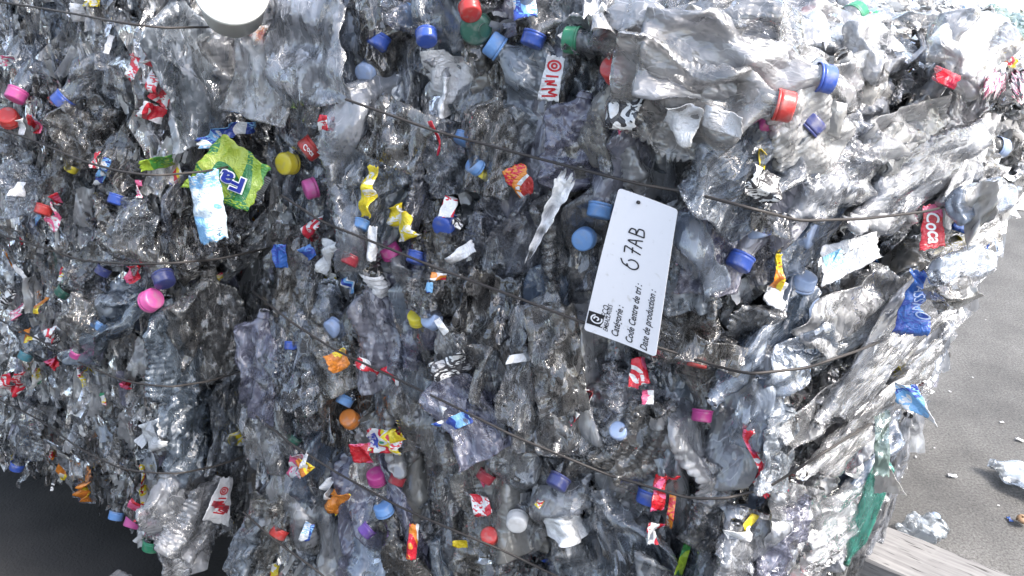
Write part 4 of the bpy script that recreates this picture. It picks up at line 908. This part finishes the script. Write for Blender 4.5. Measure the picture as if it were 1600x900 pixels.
WL = [([(-20, 0), (60, 12), (130, 24), (190, 36)], [(250, 44), (330, 42), (410, 38)]),
      ([(-20, 195), (60, 222), (130, 252), (195, 270)], [(240, 275), (320, 268), (430, 246)]),
      ([(-20, 362), (40, 378), (130, 408), (210, 413)], [(260, 412), (340, 405), (420, 388)]),
      ([(-20, 490), (60, 530), (130, 570), (200, 598)], [(260, 606), (330, 595), (400, 572)]),
      ([(-20, 615), (60, 655), (130, 705), (200, 737)], [(270, 742), (340, 728), (400, 706)])]
for a, b in WL: wire([(PL, a), (PQ, b)], left_bale, .0013)

# ================================================================== the white tag
def tag_pt(px, py):
    S = PF.flatS(*PF.uv(px, py)); return S + nz(CP - S) * .105
tl, tr, br, bl = (tag_pt(960, 297), tag_pt(1056, 330), tag_pt(1020, 562), tag_pt(906, 520))
class Tag(Sheet):
    def __init__(s):
        s.C = [tl, tr, br, bl]; s.lu = np.linalg.norm(tr - tl); s.lv = np.linalg.norm(bl - tl); s.nrm = nz(np.cross(tr - tl, bl - tl))
        if s.nrm @ (CP - tl) < 0: s.nrm = -s.nrm
        s.amp = 1; s.curl = 0.0; s.f = lambda a, b: .0028 * np.sin(b / s.lv * 3.1 + a / s.lu * 1.2) - .0022 * np.sin(a / s.lu * 3.0); s.p = PF
        s.o = (tl + tr + br + bl) / 4
    def outline(s):
        r = .05; ry = r * s.lu / s.lv; P = []
        for cx, cy, a0 in ((1 - r, ry, -90), (1 - r, 1 - ry, 0), (r, 1 - ry, 90), (r, ry, 180)):
            for i in range(6): a = math.radians(a0 + 90 * i / 5); P.append((cx + r * math.cos(a), cy + ry * math.sin(a)))
        return P
T_ = Tag()
mt, ntt, pt_ = mat('white_card'); pt_.inputs["Base Color"].default_value = (0.80, 0.80, 0.84, 1); pt_.inputs["Roughness"].default_value = .45
co_t, _ = coords(ntt, (1, 1, 1)); nn_t = N(ntt, "ShaderNodeTexNoise"); nn_t.inputs["Scale"].default_value = 120; nn_t.inputs["Detail"].default_value = 5; ntt.links.new(co_t, nn_t.inputs[0])
rt_ = ramp(ntt, [(0.0, (0.80, 0.80, 0.84)), (0.64, (0.78, 0.78, 0.82)), (0.80, (0.6, 0.59, 0.58))]); ntt.links.new(nn_t.outputs[0], rt_.inputs[0]); ntt.links.new(rt_.outputs[0], pt_.inputs["Base Color"])
bm = bmesh.new(); out = T_.outline(); hole = [(0.36 + .022 * math.cos(a), .045 + .010 * math.sin(a)) for a in np.linspace(0, 2 * math.pi, 13)[:-1]]
vo_ = [bm.verts.new((u, v, 0)) for u, v in out]; vh = [bm.verts.new((u, v, 0)) for u, v in hole]
ed = [bm.edges.new((vo_[i], vo_[(i + 1) % len(vo_)])) for i in range(len(vo_))] + [bm.edges.new((vh[i], vh[(i + 1) % len(vh)])) for i in range(len(vh))]
bmesh.ops.triangle_fill(bm, edges=ed, use_beauty=True)
for _ in range(4): bmesh.ops.subdivide_edges(bm, edges=[e for e in bm.edges if e.calc_length() > .07], cuts=1); bmesh.ops.triangulate(bm, faces=bm.faces[:])
for v in bm.verts: v.co = Vector(T_.at(v.co.x, v.co.y) - T_.o)
me = bpy.data.meshes.new('tag_card'); bm.to_mesh(me); bm.free(); me.materials.append(mt)
T_.obj = link('bale_tag', me); T_.obj.location = T_.o
md = T_.obj.modifiers.new('t', 'SOLIDIFY'); md.thickness = .0007; md.offset = 0
tag(T_.obj, 'white rectangular card tag with handwritten 67AB hanging on the front bale', 'tag')
LM.append((T_.obj, 980, 430, 'tag', PF, None))
rotT = 90
# handwriting, drawn in a frame where x runs up the card
hand = [ring_pts(-.95, -.12, .26, 95, 420, 22, ry=.30)[::-1] + [(-1.15, .1), (-1.05, .38), (-.80, .52)],
        [(-.42, .42), (-.02, .46), (-.14, .1), (-.26, -.42)], [(-.32, .02), (0.0, .06)],
        [(.12, -.42), (.30, .46), (.52, -.40)], [(.18, -.08), (.46, -.06)],
        [(.72, -.42), (.74, .44)], [(.72, .42), (1.0, .34), (1.0, .08), (.74, .02), (1.1, -.06), (1.1, -.36), (.72, -.42)]]
lay(T_, stroke_mesh(hand, .075), .44, .33, .0215, rotT, M['ink'], 'handwriting', 1.0, .0010)
def serif(txt, u, v, size, bold=.014):
    m_ = text_mesh(txt, font_shear=.25, bold=bold); xs = [q.co.x for q in m_.vertices]; w = max(xs) - min(xs)
    for q in m_.vertices: q.co.x -= min(xs)
    return lay(T_, m_, u, v, size, rotT, M['ink'], 'printed_text', .92, .0009)
serif('ECO', .235, .86, .0088, .005); serif('EMBALLAGES', .285, .955, .0068, .004)
serif('Catégorie :', .42, .965, .0102); serif('Code Centre de tri :', .62, .972, .0102); serif('Date de production :', .83, .985, .0102)
lay(T_, stroke_mesh([[(-.5, 0), (.5, 0)]], 1.0), .125, .895, .016, rotT, M['ink'], 'logo_square', 1.1, .0009)
lay(T_, stroke_mesh([ring_pts(0, 0, .34, 20, 300), ring_pts(.04, .02, .14, 200, 480), [(-.5, -.35), (-.1, -.5)]], .1), .14, .89, .016, rotT, mt, 'logo_swirl', 1.0, .0014)
# wire loop holding the tag
hp = T_.at(.36, .045); top = PF.at(1000, 290) + PF.n() * .03
th_ = np.linspace(0, 1, 14); mid = (hp + top) / 2 + nz(CP - hp) * .012
lp = [(1 - t) ** 2 * (hp - T_.nrm * .003) + 2 * t * (1 - t) * mid + t * t * top for t in th_] 
me = tube(lp, .0009, 6); me.materials.append(M['wire']); o = link('tag_tie', me, None); o.parent = T_.obj; o.matrix_parent_inverse = Matrix.Translation(T_.obj.location).inverted()
me = lathe('knot', [(0.0001, -.002), (.0022, -.001), (.0026, .0005), (.0015, .002), (.0001, .0022)], M['ink'], 12); o = link('tie_knot', me, None, T_.obj); o.location = Vector(hp + T_.nrm * .001 - T_.o)

# ================================================================== on the asphalt
def ground_bottle(px, py, ang, s, tint, label, h=.02, cap=None, pr=None, zs=1.0, tilt=0):
    pr = pr or CALM; A = at_z(px, py, h); Z = np.array([math.cos(math.radians(ang)), math.sin(math.radians(ang)), tilt])
    o = bottle(pr, tint, A, Z, np.array([0, 0, 1.0]), (s, s, s * zs), cap); tag(o, label, 'bottle'); return o
gb = ground_bottle(1545, 722, -38, .95, 'pale', 'loose crushed pale bottle lying on the asphalt at the right edge of the photo', .03, None, None, .75)
gb2 = ground_bottle(1462, 806, -128, .75, 'pale', 'small broken bottle neck lying on the asphalt behind the timber', .045, 'paleblue', PROTO[1], .45, -.2)
for i, (px, py, s) in enumerate([(1487, 744, .016), (1431, 714, .006), (1593, 688, .014), (1413, 681, .006), (1484, 612, .006), (1565, 660, .008), (1577, 812, .012), (1560, 790, .004), (1460, 700, .004), (1520, 590, .004), (1540, 500, .003)]):
    A = at_z(px, py, .003); rs = np.random.RandomState(i); g = 6; gx, gy = np.meshgrid(np.linspace(-.5, .5, g), np.linspace(-.5, .5, g))
    V = np.stack([gx * s * 1.4 + rs.randn(g, g) * s * .08, gy * s * .7 + rs.randn(g, g) * s * .08, np.abs(rs.randn(g, g)) * s * .12 + .001], -1)
    me = mesh_np('flake', V.reshape(-1, 3), grid_faces(g, g)); me.materials.append(PM['white' if i != 6 else 'blue'][1]); o = link('litter_flake', me); o.location = A; o.rotation_euler = (0, 0, i * 1.3)
    md = o.modifiers.new('t', 'SOLIDIFY'); md.thickness = .0006
    big = {0: 'white torn flake on the asphalt left of the loose bottle', 2: 'thin white flake on the asphalt above the loose bottle', 6: 'small bluish flake on the asphalt below the loose bottle'}
    tag(o, big.get(i, 'tiny white speck of plastic scattered on the asphalt'), 'litter', 'flakes on the asphalt')
A = at_z(1597, 815, .01); me = lathe('w', [(.0001, .0), (.012, .002), (.016, .008), (.01, .013), (.0001, .014)], simple('brown_paper', (.30, .19, .11), .7), 14)
for q in me.vertices: q.co += Vector((R.gauss(0, .002), R.gauss(0, .002), R.gauss(0, .001)))
o = link('crumpled_wrapper', me); o.location = A; tag(o, 'small brown crumpled wrapper on the asphalt at the right frame edge', 'wrapper')

# ================================================================== labels that single each thing out
MARKS = [('the white tag', 980, 430), ('the yellow cap', 443, 256), ('the green Fa packet', 360, 265), ('the pink cap', 241, 466), ('the dark green cap', 743, 47), ('the big red cap with a collar', 1237, 168), ('the red lettered carton', 1457, 355),
         ('the deep blue wrapper', 1428, 475), ('the white printed leaflet', 1325, 400), ('the magenta cap', 587, 740), ('the purple cap', 567, 831), ('the red twisted scraps', 1030, 780), ('the long green bottle', 1350, 760),
         ('the white tub', 362, 10), ('the orange scrap', 527, 563), ('the round pale blue cap', 691, 356), ('the left frame edge', 5, 300), ('the lower left shadow', 90, 760), ('the top left corner', 5, 10), ('the bottom frame edge', 850, 890), ('the top frame edge', 1000, 5),
         ('the top right corner', 1590, 10), ('the bottom left corner of the front bale', 350, 890), ('the small red cap low on the left', 432, 838), ('the white torn strip', 855, 340), ('the large pale blue cap', 1268, 485), ('the yellow scrap low on the right', 1168, 818), ('the red label scrap', 566, 708)]
DIR = ['to the right of', 'below and right of', 'below', 'below and left of', 'to the left of', 'above and left of', 'above', 'above and right of']
ORD = ['', 'second ', 'third ', 'fourth ', 'fifth ', 'sixth ', 'seventh ', 'eighth ']
seen = {}
def lab_of(c, noun, k, mk):
    t = '%s%s %s %s' % (ORD[min(c, 7)], noun, DIR[k], mk)
    if len(t.split()) > 16: t = t.replace('to the right of', 'right of').replace('to the left of', 'left of').replace('crushed ', '', 1)
    if len(t.split()) > 16: t = t.replace('the bottom left corner of the front bale', "the front bale's lower left corner").replace('the small red cap low on the left', 'the small low red cap')
    if len(t.split()) > 16: t = t.replace(' scrap low on the right', ' low scrap').replace('with a ', 'with ')
    if len(t.split()) > 16: t = t.replace(' wrapper with', ' with').replace('crumpled ', '', 1)
    if len(t.split()) > 16: t = t.replace('crushed ', '')
    if len(t.split()) > 16: t = t.replace('white and ', '').replace('black and ', '').replace('large ', '')
    if len(t.split()) > 16: t = t.replace('of the ', 'of ').replace('cap to', 'cap')
    return t
GR = dict(bottle='crushed bottles pressed into the bales', scrap='printed and clear scraps on the bales')
items = []
for (o, px, py, noun, p, kind) in LM:
    if kind is None: continue
    items.append((o, px, py, noun, p, kind))
def near(px, py):
    best = min(MARKS, key=lambda m_: (m_[1] - px) ** 2 + (m_[2] - py) ** 2 + (1e6 if (m_[1] - px) ** 2 + (m_[2] - py) ** 2 < 60 else 0))
    d = math.hypot(best[1] - px, best[2] - py); k = int(round(math.degrees(math.atan2(py - best[2], px - best[1])) / 45)) % 8
    return best[0], d, k
items.sort(key=lambda q: near(q[1], q[2])[1])
for (o, px, py, noun, p, kind) in items:
    if kind in ('bottle', 'scrap'):
        mk, d, k = near(px, py); key = (noun, mk, k); c = seen.get(key, 0); seen[key] = c + 1
        lab = lab_of(c, noun, k, mk)
        cat = 'bottle' if kind == 'bottle' else ('film' if 'film' in noun else 'label scrap')
        tag(o, lab, cat, GR[kind])
    else:
        cat = 'bottle' if kind == 'edgebottle' else kind
        c = seen.get(noun, 0); seen[noun] = c + 1
        if noun.startswith('white wrapper strip'): noun += (' near the green cap at the top' if py < 300 else ' low on the rear left bale')
        tag(o, noun, cat)
        if kind == 'edgebottle': o['group'] = GR['bottle']
print('objects', len(bpy.data.objects), 'bottles', sum(1 for q in items if q[5] == 'bottle'))
